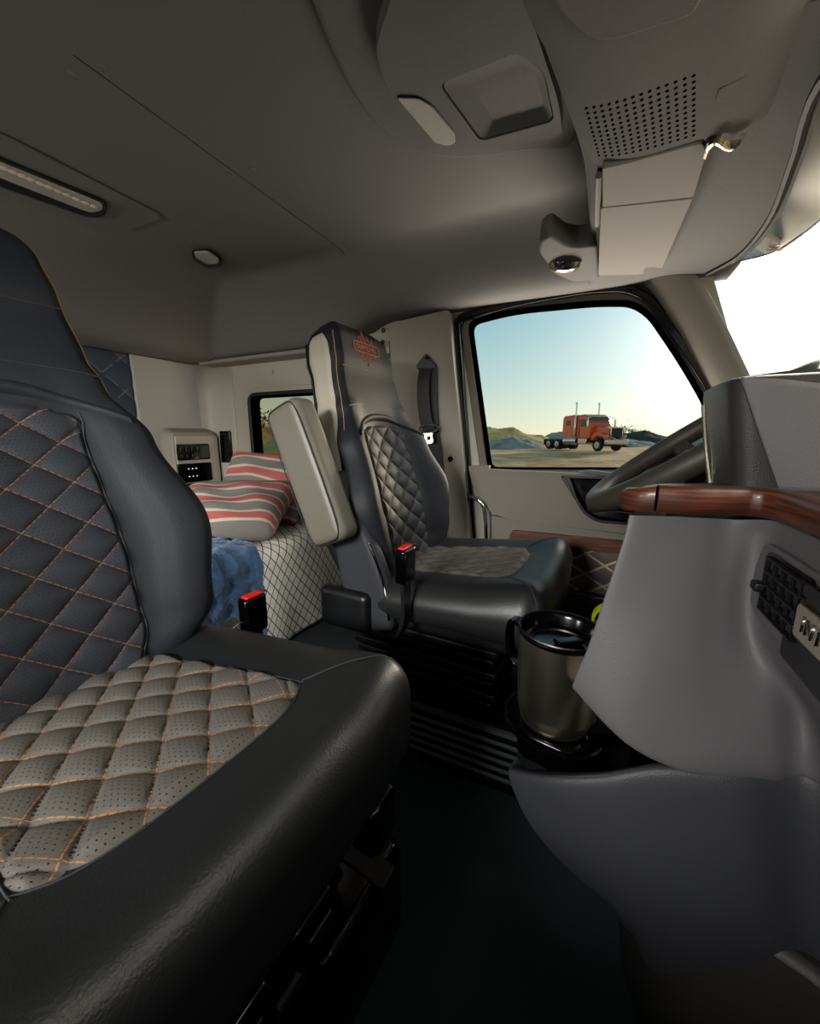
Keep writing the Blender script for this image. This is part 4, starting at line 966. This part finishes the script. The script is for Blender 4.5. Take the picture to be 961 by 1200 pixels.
# instrument hood
def g_(x, y, Y): return at(x, y, Y=Y) - DA
hz = 1.058; hb = .935
plan_t = [(.60, .50), (.30, .50), (.20, .502), (.145, .503), (.124, .508), (.116, .53), (.117, .60), (.128, .66), (.20, .80), (.32, 1.05), (.40, 1.28), (.60, 1.28)]
plan_b = [(.60, .50), (.30, .50), (.22, .502), (.165, .503), (.142, .508), (.134, .53), (.135, .60), (.148, .68), (.22, .82), (.34, 1.07), (.42, 1.28), (.60, 1.28)]
bm = BM(); rows = []
for k, (ins, zz, m_) in enumerate(((.10, hz + .006, 0), (.03, hz + .003, 0), (.007, hz, 0), (.0, hz - .008, .05), (.0, hz - .05, .4), (.0, hb + .03, .8), (0, hb, 1))):
    r = []
    for (a, b) in zip(plan_t, plan_b):
        x, y = lerp(a[0], b[0], m_), lerp(a[1], b[1], m_); c = Vector((.36, .85)); d = Vector((x, y)) - c
        d = d * max(0, 1 - ins / max(.05, d.length)); r.append(f_(c.x + d.x, c.y + d.y, zz))
    rows.append(r)
surf(bm, rows, 4, 5)
bm.verts.ensure_lookup_table()
hdz = mk('instrument_hood', bm, M['dashd'], da, sharp=180)
bm = BM(); prism(bm, [f_(x, y, hz + .001) for x, y in ((.58, .53), (.17, .53), (.14, .56), (.145, .64), (.24, .84), (.42, 1.22), (.58, 1.22))], (0, 0, .006)); mk('hood_top', bm, M['dashd'], hdz, bevel=.004)
# lighter grained pad on the near side of the hood
bm = BM(); surf(bm, [[g_(868, 442, .4985), g_(915, 444, .4975), g_(965, 449, .4975), g_(1040, 452, .4985)], [g_(890, 508, .4965), g_(920, 512, .4950), g_(965, 514, .4950), g_(1040, 514, .497)], [g_(914, 577, .4965), g_(935, 578, .495), g_(965, 578, .495), g_(1040, 580, .497)]], 8, 8)
mk('hood_side_pad', bm, M['dash'], hdz, solid=.004, sharp=180, label='lighter grained pad')
bm = BM(); tube(bm, spline([f_(.1155, .605, hz - .02), f_(.124, .605, hz - .07), f_(.1335, .60, hb + .004)], 6), .0022, 6); mk('hood_edge', bm, M['steel'], hdz)
# lower knee panel with the cup holder shelf
rows = [[g_(599, 897, .45), g_(606, 906, .425), g_(640, 913, .40), g_(700, 913, .392), g_(770, 903, .395), g_(860, 908, .40), g_(965, 912, .41), f_(.20, .30, .712), f_(.20, -.5, .712)],
        [g_(599, 908, .452), g_(610, 932, .428), g_(660, 950, .398), g_(715, 958, .388), g_(785, 958, .388), g_(870, 962, .392), g_(965, 965, .40), f_(.195, .30, .69), f_(.195, -.5, .69)],
        [g_(618, 955, .455), g_(640, 985, .432), g_(690, 1008, .405), g_(745, 1020, .392), g_(805, 1025, .39), g_(880, 1030, .392), g_(965, 1035, .40), f_(.22, .30, .64), f_(.22, -.5, .64)],
        [g_(655, 1003, .465), g_(690, 1035, .445), g_(740, 1070, .42), g_(785, 1085, .41), g_(835, 1095, .405), g_(895, 1100, .41), g_(965, 1105, .415), f_(.24, .32, .58), f_(.24, -.5, .58)],
        [g_(700, 1042, .49), g_(735, 1080, .478), g_(765, 1132, .468), g_(810, 1170, .46), g_(860, 1190, .46), g_(910, 1205, .46), g_(965, 1215, .46), f_(.27, .34, .50), f_(.27, -.5, .50)],
        [g_(728, 1077, .53), g_(746, 1108, .53), g_(772, 1215, .53), g_(815, 1300, .53), g_(860, 1330, .53), g_(910, 1345, .53), g_(965, 1355, .53), f_(.30, .40, .36), f_(.30, -.5, .36)]]
rows = [[r[0] + Vector((.10, .25, 0)), r[0] + Vector((.02, .06, 0))] + r for r in rows]
rows = [[p + Vector((.01, .02, -.004)) for p in rows[0]]] + rows
bm = BM(); surf(bm, rows, 6, 6); kp = mk('knee_panel', bm, M['dash2'], da, sharp=180)
bm = BM(); prism(bm, roundpoly([f_(x, y, ZF) for x, y in ((.10, .52), (.10, .9), (.6, .9), (.6, -.5), (.30, -.5), (.26, .4), (.14, .44))], .04, 4), (0, 0, .30)); mk('lower_console', bm, M['dashd'], da, bevel=.01)
# driver side of the dash: lower panel, column
bm = BM(); prism(bm, [f_(.20, .62, .60), f_(.15, .62, .88), f_(.24, .62, .95), f_(.6, .62, .94), f_(.6, .62, .5), f_(.3, .62, .5)], (0, .80, 0)); mk('driver_knee_panel', bm, M['dashd'], da, bevel=.02, seg=3)
mk('cluster_face', prism(BM(), [f_(.18, .68, .93), f_(.23, .68, .995), f_(.34, .68, 1.04), f_(.34, .68, .93)], (0, .60, 0)), M['dashd'], da, bevel=.01)
bm = BM(); prism(bm, [q_(x, y, Y=1.12) for x, y in ((705, 600), (722, 582), (745, 562), (790, 529), (800, 531), (815, 546), (845, 550), (850, 600))], (0, .22, 0)); mk('dash_end_cover', bm, M['dashd'], da, bevel=.01)
# cup holder
ch = empty('cup_holder', at(660, 880, Y=.44), label='glossy black cup holder shelf under the steel mug', cat='cup holder')
CH = ch.location.copy()
MX, MY = at(648, 850, Y=.47).x, .475
zc = at(650, 866, Y=.43).z - .004
def h_(x, y, Y): return at(x, y, Y=Y) - CH
zl = at(616, 862, Y=.43).z
shelf = [at(x, y, Z=zl) for x, y in ((606, 850), (616, 861), (643, 873), (671, 886), (705, 880), (742, 873), (790, 872))]
shelf = [Vector((p.x, p.y, zl)) for p in shelf] + [Vector((.10, .55, zl)), Vector((-.03, .55, zl)), Vector((-.062, .50, zl))]
bm = BM(); prism(bm, [p - CH for p in roundpoly(shelf, .006, 3)], (0, 0, -.035)); mk('shelf', bm, M['gloss'], ch, bevel=.003, seg=3)
low = [Vector((lerp(p.x, MX + .04, .02), lerp(p.y, MY, .02), zl - .02)) for p in shelf]
bm = BM(); prism(bm, [p - CH for p in low], (0, 0, -.03)); mk('shelf_skirt', bm, M['black'], ch, bevel=.004)
bm = BM(); lathe(bm, [(.056, -.001), (.060, .003), (.062, .002), (.063, -.002)], (MX - CH.x, MY - CH.y, zl - CH.z), 40); mk('cup_ring', bm, M['gloss'], ch)
bm = BM(); prism(bm, [at(x, y, Z=zl - .001) - CH for x, y in ((686, 872), (735, 871), (706, 848), (698, 846))], (0, 0, .012)); mk('phone_wedge', bm, M['gloss'], ch, bevel=.002)
# mug
mg = empty('travel_mug', (MX, MY, zl + .001), label='brushed steel travel mug with dark lid in the cup holder', cat='mug')
MR = .0495; zr = at(648, 766, Y=MY - MR).z - zl; 
bm = BM(); lathe(bm, [(0, 0), (MR * .78, 0), (MR * .84, .002), (MR * .88, .008), (MR * .93, .022), (MR * .965, .05), (MR * .985, zr * .6), (MR, zr), (MR * .94, zr), (MR * .94, zr * .5), (0, zr * .5)], n=64); mk('mug_body', bm, M['steel'], mg, sharp=60)
bm = BM(); lathe(bm, [(MR * .99, zr - .001), (MR * 1.02, zr + .001), (MR * 1.025, zr + .004), (MR * 1.0, zr + .007), (MR * .96, zr + .006), (MR * .92, zr + .001), (MR * .86, zr - .010), (MR * .6, zr - .012), (0, zr - .012)], n=64); ld = mk('mug_lid', bm, M['gloss'], mg, sharp=50)
bm = BM(); dense(bm, (.018, .007, .003), .0025, 3, 4, lambda p: Vector((p.x * .8 - p.y * .6 + .010, p.y * .8 + p.x * .6, p.z + zr - .008))); mk('lid_slider', bm, M['gloss'], ld)
bm = BM(); lathe(bm, [(MR * .62, zr - .012), (MR * .64, zr - .010), (MR * .68, zr - .010), (MR * .70, zr - .012)], n=48); mk('lid_ridge', bm, M['dsteel'], ld)
bm = BM(); lathe(bm, [(MR * .985, zr + .0045), (MR * 1.012, zr + .0068), (MR * 1.0, zr + .0082), (MR * .975, zr + .0070)], n=64); mk('rim_ring', bm, M['dsteel'], ld)
hd_dir = Vector((-.93, .30, 0)).normalized()
bm = BM(); tube(bm, spline([hd_dir * (MR * .98) + Vector((0, 0, zr - .006)), hd_dir * (MR + .014) + Vector((0, 0, zr - .003)), hd_dir * (MR + .019) + Vector((0, 0, zr - .018)), hd_dir * (MR + .017) + Vector((0, 0, zr - .045)), hd_dir * (MR + .010) + Vector((0, 0, zr - .062)), hd_dir * (MR * .94) + Vector((0, 0, zr - .066))], 6), 0, flat=(.016, .006), up=(.3, .93, 0)); mk('mug_handle', bm, M['gloss'], mg, bevel=.001)
# bright strap end behind the dash corner
p = at(703, 722, Y=.86)
st_ = empty('warning_tag', p, label='bright yellow-green tag showing behind the dashboard corner', cat='tag')
bm = BM(); tube(bm, spline([(.035, 0, .045), (0, 0, .02), (-.012, 0, 0), (-.006, 0, -.018), (.035, 0, -.045)], 6), 0, flat=(.02, .006), up=(0, 1, 0)); mk('strap', bm, M['yellow'], st_)
bm = BM(); dense(bm, (.012, .012, .008), .003, 2, 2, lambda q: q + Vector((.036, 0, -.048))); mk('tag_clip', bm, M['black'], st_)
# ============================================================ STEERING WHEEL
th = R(37); SWC = Vector((.160, .86, .987)); sw_ = empty('steering_wheel', SWC, label='dark grey steering wheel seen edge-on in front of the door', cat='steering wheel')
e1 = Vector((math.cos(th), 0, math.sin(th))); e2 = Vector((0, 1, 0)); e3 = Vector((-math.sin(th), 0, math.cos(th)))
bm = BM(); tube(bm, [e1 * (.190 * math.cos(t)) + e2 * (.190 * math.sin(t)) for t in [2 * math.pi * k / 72 for k in range(72)]], .020, 14, True); mk('rim', bm, M['rimleather'], sw_)
bm = BM(); dense(bm, (.10, .10, .035), .03, 4, 5, lambda p: e1 * (p.x - .01) + e2 * p.y - e3 * (.05 - p.z)); mk('hub', bm, M['dashd'], sw_)
for a in (90, -90, 200, 160):
    t = R(a); d = e1 * math.cos(t) + e2 * math.sin(t)
    bm = BM(); tube(bm, spline([d * .06 - e3 * .05, d * .13 - e3 * .035, d * .185], 5), 0, flat=(.034, .012), up=e3.cross(d)); mk('spoke', bm, M['dashd'], sw_, bevel=.003)
scn = empty('steering_column', SWC - e3 * .14, label='dark steering column with a flat grey lever behind the wheel', cat='steering column')
bm = BM(); tube(bm, [e3 * .07, e3 * -.02, e3 * -.16 + e1 * .02], [.05, .065, .085], 16); mk('column_shroud', bm, M['dashd'], scn, bevel=.004)
for sgn in (-1,):
    q0 = at(815, 536, Y=.80) - scn.location
    bm = BM(); tube(bm, [Vector((0, -.04, .05)), q0 * .6, q0], .006, 8); mk('lever_stem', bm, M['black'], scn)
    bm = BM(); prism(bm, roundpoly([at(x, y, Y=.80) - scn.location for x, y in ((800, 531), (809, 526), (832, 538), (829, 543), (820, 544))], .004, 3), (0, .012, 0)); mk('lever_paddle', bm, M['leather2'], scn, bevel=.002)
# ============================================================ WINDSHIELD + outside visor
def wsp(Y, z):
    t = (1.43 - z) / (1.43 - .94); return Vector((lerp(.262, .47, t) + .05 * (1 - ((Y - .42) / .95) ** 2) , Y, z))
bm = BM(); grid(bm, lambda u, v: wsp(lerp(-.52, 1.375, u), lerp(1.44, .93, v)), 24, 10); mk('window_1', bm, M['glass'], kind='structure', sharp=180)
vs_ = empty('exterior_visor', at(910, 250, Z=1.5), label='silver exterior sun shade seen through the top of the windshield', cat='exterior visor')
VS = vs_.location.copy()
def E_(x, y, z): return at(x, y, Z=z) - VS
rows = [[E_(835, 303, 1.60), E_(862, 262, 1.60), E_(900, 180, 1.60), E_(950, 60, 1.60), E_(1010, -90, 1.60)],
        [E_(838, 308, 1.545), E_(868, 285, 1.545), E_(905, 235, 1.545), E_(958, 160, 1.545), E_(1030, 40, 1.545)],
        [E_(845, 312, 1.50), E_(875, 299, 1.50), E_(910, 277, 1.50), E_(962, 225, 1.50), E_(1040, 130, 1.50)],
        [E_(830, 317, 1.475), E_(870, 306, 1.475), E_(911, 294, 1.475), E_(964, 256, 1.475), E_(1050, 180, 1.475)]]
bm = BM(); surf(bm, rows, 6, 8); mk('shade_panel', bm, M['silver'], vs_, solid=.004, sharp=180)
bm = BM(); tube(bm, spline(rows[-1], 8), .004, 6); mk('rolled_edge', bm, M['chrome'], vs_)
ml = mk('marker_lamp', prism(BM(), roundpoly([E_(x, y, 1.492) for x, y in ((868, 274), (880, 258), (915, 279), (911, 291), (904, 295))], .008, 3), (-.004, -.006, -.014)), M['lens'], vs_, bevel=.003, label='clear marker lamp')
bm = BM(); dense(bm, (.012, .012, .006), .003, 2, 2, lambda p: p + E_(905, 286, 1.488) + Vector((0, -.01, -.01))); mk('lamp_bulb', bm, M['chrome'], ml)
# ============================================================ DRIVER SEAT PEDESTAL (louvred heater box)
hb_ = empty('heater_box', (-.22, .94, ZF), label='black louvred pedestal box on the floor under the driver seat', cat='seat pedestal')
mk('box_body', box(BM(), (0, .02, .083), (.62, .42, .166)), M['rubber'], hb_, bevel=.01)
for k in range(5):
    bm = BM(); tube(bm, [(-.29, -.198, .135 - .022 * k), (.29, -.198, .135 - .022 * k)], 0, flat=(.012, .007), up=(0, -.6, .8)); mk('louvre', bm, M['slat'], hb_)
bm = BM(); tube(bm, [(-.30, -.196, .163), (.30, -.196, .163)], 0, flat=(.010, .010), up=(0, 0, 1)); mk('top_rail', bm, M['slat'], hb_)
for x in (-.12, .12):
    bm = BM(); lathe(bm, [(0, .004), (.007, .003), (.009, 0)], n=14); o = mk('bolt', bm, M['dsteel'], hb_); o.location = (x, -.192, .02); o.rotation_euler = (R(90), 0, 0)
# ============================================================ OUTSIDE
def terr(x, y):
    r = math.hypot(x, y); z = lerp(-1.5, -.37, ss((r - 3) / 27))
    z += (.05 * math.sin(x * .9 + 1.3 * math.sin(y * .35)) + .04 * math.sin(y * 1.4 + x * .5)) * ss((r - 4) / 6) * (1 - ss((r - 60) / 60))
    return z
bm = BM(); vs0 = None
rad = [2.2 * (1.16 ** k) for k in range(50)]
vv = []
for r in rad:
    vv.append([bm.verts.new((r * math.sin(R(a)), r * math.cos(R(a)), terr(r * math.sin(R(a)), r * math.cos(R(a))) + (random.uniform(-.03, .03) if 6 < r < 80 else 0))) for a in range(-180, 181, 2)])
for A, B_ in zip(vv, vv[1:]):
    for k in range(len(A) - 1): bm.faces.new((A[k], A[k + 1], B_[k + 1], B_[k]))
def dirt(nm, c1, c2, c3, s=1.0):
    m, N, L, b = nt(nm); tc = N.new('ShaderNodeTexCoord')
    n1 = N.new('ShaderNodeTexNoise'); n1.inputs['Scale'].default_value = .35 * s; n1.inputs['Detail'].default_value = 12; n1.inputs['Roughness'].default_value = .7; L.new(tc.outputs['Object'], n1.inputs['Vector'])
    r = N.new('ShaderNodeValToRGB'); e = r.color_ramp.elements; e[0].position = .36; e[0].color = S(c1); e[1].position = .64; e[1].color = S(c3); x = e.new(.5); x.color = S(c2)
    L.new(n1.outputs['Fac'], r.inputs[0]); L.new(r.outputs[0], b.inputs['Base Color']); b.inputs['Roughness'].default_value = .95
    n2 = N.new('ShaderNodeTexNoise'); n2.inputs['Scale'].default_value = 3 * s; n2.inputs['Detail'].default_value = 8; L.new(tc.outputs['Object'], n2.inputs['Vector'])
    bu = N.new('ShaderNodeBump'); bu.inputs['Strength'].default_value = 1; bu.inputs['Distance'].default_value = .15 / s; L.new(n2.outputs['Fac'], bu.inputs['Height']); L.new(bu.outputs[0], b.inputs['Normal'])
    return m
mk('ground', bm, dirt('gravel_ground', (184, 126, 84), (238, 172, 116), (252, 208, 156)), kind='structure', sharp=180)
def mound(name, m_, px0, px1, ytop, Dist, label, prof=None, depth=8, seed=1):
    """earth heap spanning photo columns px0..px1 at distance Dist"""
    rnd = random.Random(seed); a, b = at(px0, 511, D=Dist), at(px1, 511, D=Dist); zt_ = at((px0 + px1) / 2, ytop, D=Dist).z
    g = -.6; c = (a + b) / 2; ax = (b - a); W_ = ax.length; ax.normalize(); ay = Vector((-ax.y, ax.x, 0)); ph = [rnd.uniform(0, 6) for _ in range(4)]
    bm = BM()
    def f(u, v):
        e = 2 * u - 1; k = 2 * v - 1
        hh_ = interp(u, prof) if prof else (1 - e * e) ** .8
        h = (zt_ - g) * hh_ * max(0, 1 - abs(k)) ** .9 * (1 + .08 * math.sin(u * 23 + ph[0]) * math.sin(k * 7 + ph[1]))
        return Vector((ax.x * e * W_ / 2 + ay.x * k * depth, ax.y * e * W_ / 2 + ay.y * k * depth, h + rnd.uniform(-.05, .05) * hh_))
    grid(bm, f, 70, 26); o = mk(name, bm, m_, label=label, cat='dirt mound', sharp=180); o.location = (c.x, c.y, g); return o
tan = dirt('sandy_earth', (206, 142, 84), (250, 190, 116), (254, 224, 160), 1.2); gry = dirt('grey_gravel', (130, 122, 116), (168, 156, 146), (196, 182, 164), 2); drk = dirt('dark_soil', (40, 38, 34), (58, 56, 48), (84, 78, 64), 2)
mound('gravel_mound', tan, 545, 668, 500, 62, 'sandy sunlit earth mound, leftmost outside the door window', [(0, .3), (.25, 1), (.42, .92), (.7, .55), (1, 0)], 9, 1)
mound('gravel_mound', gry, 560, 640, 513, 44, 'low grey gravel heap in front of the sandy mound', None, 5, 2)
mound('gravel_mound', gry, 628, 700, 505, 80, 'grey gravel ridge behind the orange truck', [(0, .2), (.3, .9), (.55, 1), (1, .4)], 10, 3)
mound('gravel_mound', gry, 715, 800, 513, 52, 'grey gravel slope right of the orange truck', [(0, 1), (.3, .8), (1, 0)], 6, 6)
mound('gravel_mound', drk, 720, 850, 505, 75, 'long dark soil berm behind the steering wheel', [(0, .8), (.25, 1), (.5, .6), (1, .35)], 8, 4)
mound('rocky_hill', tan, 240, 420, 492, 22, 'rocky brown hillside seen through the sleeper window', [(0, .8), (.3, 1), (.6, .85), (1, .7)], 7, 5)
def bush(D_, x, y, s, label):
    p = at(x, y, D=D_); b = empty('bush', (p.x, p.y, p.z), label=label, cat='bush'); rnd = random.Random(int(x))
    bm = BM()
    for k in range(150):
        d = Vector((rnd.gauss(0, .5), rnd.gauss(0, .5), abs(rnd.gauss(0, .45)))) * s
        m4 = Matrix.Translation(d) @ Euler((rnd.uniform(0, 6), rnd.uniform(0, 6), 0)).to_matrix().to_4x4()
        vs = [bm.verts.new(m4 @ (Vector(q) * s * .22)) for q in ((0, 0, 0), (.4, .25, 0), (1, 0, .1), (.4, -.25, 0))]; bm.faces.new(vs)
    mk('foliage', bm, M['bush'], b, smooth=False)
    bm = BM()
    for k in range(5): tube(bm, [Vector((0, 0, -.3 * s)), Vector((rnd.gauss(0, .3), rnd.gauss(0, .3), .5)) * s], .02 * s, 4)
    mk('stem', bm, M['rubber'], b)
for i, (x, y, s) in enumerate(((731, 506, 1.3), (742, 507, .9), (754, 508, .9))): bush(70, x, y, s, ['green bush on the dark berm nearest the orange truck', 'green bush in the middle of three on the berm', 'small green bush farthest from the orange truck'][i])
bush(21, 308, 497, .8, 'dry bush on the hillside at the left of the sleeper window'); bush(21, 348, 500, .6, 'dry bush on the hillside beside the raised seat back')
# ---- the orange truck
TD = 36.0; tp = at(686, 520, D=TD); tk = empty('semi_truck', (tp.x, tp.y, at(690, 527.5, D=TD).z), label='orange semi truck parked on the gravel outside the door window', cat='truck')
fr = at(722, 520, D=TD - 3) - at(660, 520, D=TD + 3.4); tk.rotation_euler = (0, 0, math.atan2(fr.y, fr.x))
def TB(nm, m_, c, s, b=.04, par=tk, **k): return mk(nm, box(BM(), c, s), m_, par, bevel=b, **k)
# x forward, y left, z up; wheels radius .5
def TP(nm, m_, prof, w_, b=.05, par=tk, **k): return mk(nm, prism(BM(), [(x, -w_ / 2, z) for x, z in prof], (0, w_, 0)), m_, par, bevel=b, **k)
TB('chassis_frame', M['black'], (-.6, 0, .85), (8.0, .9, .28))
cab = TP('cab', M['torange'], [(-.3, 1.1), (-.3, 3.15), (.9, 3.2), (1.35, 2.95), (1.75, 2.15), (1.75, 1.1)], 2.3)
slp = TP('sleeper', M['torange'], [(-1.9, 1.05), (-1.9, 2.95), (-1.7, 3.15), (-.35, 3.22), (-.35, 1.05)], 2.35)
hoodt = TP('hood', M['torange'], [(1.7, 1.2), (1.7, 2.2), (3.2, 2.0), (3.45, 1.85), (3.45, 1.2)], 1.5)
TB('windshield', M['twin'], (1.53, 0, 2.55), (.05, 2.05, .62), .02, cab).rotation_euler = (0, 0, 0)
cab.data.update()
TB('visor', M['chrome'], (1.35, 0, 2.98), (.5, 2.2, .06), .02, cab)
for y in (-1.17, 1.17):
    TB('side_window', M['twin'], (.95, y, 2.45), (.75, .03, .6), .02, cab); TB('door_line', M['dsteel'], (.4, y, 2.0), (.03, .03, 1.6), .0, cab)
    TB('sleeper_window', M['twin'], (-1.1, y * 1.01, 2.5), (.6, .03, .45), .02, slp)
    TB('exhaust_shield', M['chrome'], (-.05, y * 1.08, 2.1), (.2, .2, 1.9), .08, tk)
    bm = BM(); tube(bm, spline([(-.05, y * 1.08, 1.2), (-.05, y * 1.08, 4.0), (-.15, y * 1.08, 4.25)], 5), .07, 10); mk('exhaust_stack', bm, M['chrome'], tk)
    bm = BM(); cyl(bm, (-1.6, y * .85, .85), (.15, y * .85, .85), .36); mk('fuel_tank', bm, M['chrome'], tk, bevel=.04)
    TB('cab_step', M['chrome'], (.95, y * .88, .85), (1.1, .5, .5), .06)
    mk('fender', prism(BM(), [(x, y - .15 * (1 if y > 0 else -1), z) for x, z in ((1.75, 1.3), (2.1, 1.62), (2.9, 1.62), (3.4, 1.35), (3.5, 1.0), (3.3, .95), (3.1, 1.2), (2.6, 1.35), (2.1, 1.15), (1.75, .9))], (0, -.42 * (1 if y > 0 else -1), 0)), M['torange'], tk, bevel=.04)
    bm = BM(); tube(bm, [(1.7, y * .98, 2.9), (1.75, y * 1.25, 2.85), (1.75, y * 1.25, 2.1)], .03, 6); mi = mk('mirror_arm', bm, M['chrome'], tk)
    TB('mirror', M['chrome'], (1.77, y * 1.28, 2.4), (.08, .2, .6), .03, mi)
    TB('headlamp', M['lens'], (3.5, y * .82, 1.28), (.12, .35, .22), .04)
gr_ = TB('grille', M['tgrille'], (3.5, 0, 1.58), (.10, 1.15, .75), .03)
for y in (-.6, .6): TB('grille_frame', M['chrome'], (3.53, y, 1.58), (.12, .07, .8), .02, gr_)
TB('grille_frame', M['chrome'], (3.53, 0, 2.0), (.12, 1.3, .09), .02, gr_)
for k in range(9): TB('grille_bar', M['dsteel'], (3.56, -.48 + .12 * k, 1.58), (.02, .02, .72), .004, gr_)
TB('bumper', M['chrome'], (3.65, 0, .80), (.28, 2.4, .44), .08)
TB('chrome_ornament', M['chrome'], (3.4, 0, 2.08), (.2, .05, .1), .02)
for (x, n) in ((2.65, 1), (-2.7, 2), (-4.0, 2)):
    for y in (-1, 1):
        yo = y * 1.13
        bm = BM(); cyl(bm, (x, yo, .52), (x, yo - y * (.30 if n == 1 else .60), .52), .52, n=32); wl_ = mk('wheel', bm, M['rubber'], tk, bevel=.06)
        bm = BM(); cyl(bm, (x, yo + y * .012, .52), (x, yo - y * .05, .52), .29, .31, n=24); cyl(bm, (x, yo + y * .05, .52), (x, yo, .52), .10, n=16); mk('wheel_rim', bm, M['chrome'], wl_, bevel=.015)
TB('mud_flap', M['rubber'], (-4.75, 0, .7), (.04, 2.2, .6), .01)
# ============================================================ camera, world, lights
cam = bpy.data.cameras.new('camera'); co = bpy.data.objects.new('camera', cam); COL.objects.link(co)
cam.sensor_fit = 'VERTICAL'; cam.sensor_height = 36; cam.lens = 36 * F / 1200; cam.clip_start = .01; cam.clip_end = 4000
co.matrix_world = Matrix(((RT.x, UP.x, -FW.x, 0), (RT.y, UP.y, -FW.y, 0), (RT.z, UP.z, -FW.z, EYE), (0, 0, 0, 1)))
sc.camera = co
SUN = (at(915, 392, D=1) - Vector((0, 0, EYE))).normalized()
w = bpy.data.worlds.new('world'); sc.world = w; w.use_nodes = True
N, L = w.node_tree.nodes, w.node_tree.links; bg = N['Background']
tc = N.new('ShaderNodeTexCoord'); nr = N.new('ShaderNodeVectorMath'); nr.operation = 'NORMALIZE'; L.new(tc.outputs['Generated'], nr.inputs[0])
sp = N.new('ShaderNodeSeparateXYZ'); L.new(nr.outputs[0], sp.inputs[0])
rp = N.new('ShaderNodeValToRGB'); L.new(sp.outputs[2], rp.inputs[0]); e = rp.color_ramp.elements
e[0].position = 0; e[0].color = S((236, 232, 196)); e[1].position = 1; e[1].color = S((70, 110, 130))
for p, c in ((.05, (216, 228, 206)), (.13, (184, 214, 210)), (.25, (150, 194, 204)), (.5, (100, 150, 170))): x = e.new(p); x.color = S(c)
dt = N.new('ShaderNodeVectorMath'); dt.operation = 'DOT_PRODUCT'; L.new(nr.outputs[0], dt.inputs[0]); dt.inputs[1].default_value = SUN
d = mth(N, L, 'MAXIMUM', dt.outputs['Value'], 0)
g1 = mth(N, L, 'MULTIPLY', mth(N, L, 'POWER', d, 14), .45); g2 = mth(N, L, 'MULTIPLY', mth(N, L, 'POWER', d, 60), .9)
g = mth(N, L, 'ADD', g1, g2)
ad = N.new('ShaderNodeMixRGB'); ad.blend_type = 'ADD'; ad.inputs[0].default_value = 1; L.new(rp.outputs[0], ad.inputs[1])
mc = N.new('ShaderNodeMixRGB'); mc.blend_type = 'MULTIPLY'; mc.inputs[0].default_value = 1; mc.inputs[1].default_value = (1, .93, .78, 1); L.new(g, mc.inputs[2]); L.new(mc.outputs[0], ad.inputs[2])
L.new(ad.outputs[0], bg.inputs[0]); bg.inputs[1].default_value = .95
def sun(name, d, en, ang, col):
    l = bpy.data.lights.new(name, 'SUN'); l.energy = en; l.angle = R(ang); l.color = col
    o = bpy.data.objects.new(name, l); COL.objects.link(o); o.rotation_euler = (-d).to_track_quat('-Z', 'Y').to_euler(); return o
sun('sun', SUN, 2.4, 8, (1, .86, .62))
def area(name, loc, target, sx, sy, en, col=(1, 1, 1)):
    l = bpy.data.lights.new(name, 'AREA'); l.shape = 'RECTANGLE'; l.size = sx; l.size_y = sy; l.energy = en; l.color = col
    o = bpy.data.objects.new(name, l); COL.objects.link(o); o.location = loc
    o.rotation_euler = (Vector(target) - Vector(loc)).to_track_quat('-Z', 'Z').to_euler(); return o
area('passenger_window_daylight', (-.30, -1.5, 1.46), (-.6, .6, 1.05), 1.1, .25, 125, (1, .98, .94))
area('hood_bounce', (.80, .45, .97), (-.3, .6, 1.5), 1.3, .3, 3.5, (1, .92, .80))
area('windshield_daylight', (.85, .30, 1.20), (-.35, .25, .7), 1.2, .35, 9, (1, .87, .68))
area('ground_bounce', (-.15, 1.95, .55), (-.3, .7, 1.6), 1.2, .6, 36, (1, .90, .78))
area('driver_window_daylight', (.55, 2.0, 1.80), (-1.1, .85, .5), .8, .3, 30, (1, .95, .86))
area('sleeper_window_daylight', (-1.35, -.9, 1.25), (-1.4, 1.1, .85), .7, .4, 30, (1, .96, .9))
sc.view_settings.view_transform = 'Standard'; sc.view_settings.look = 'None'; sc.view_settings.gamma = 1; sc.view_settings.exposure = 0
sc.view_settings.use_curve_mapping = False
sc.cycles.use_denoising = True; sc.cycles.denoiser = 'OPENIMAGEDENOISE'; sc.cycles.max_bounces = 8; sc.cycles.use_adaptive_sampling = True
sc.cycles.sample_clamp_indirect = 6
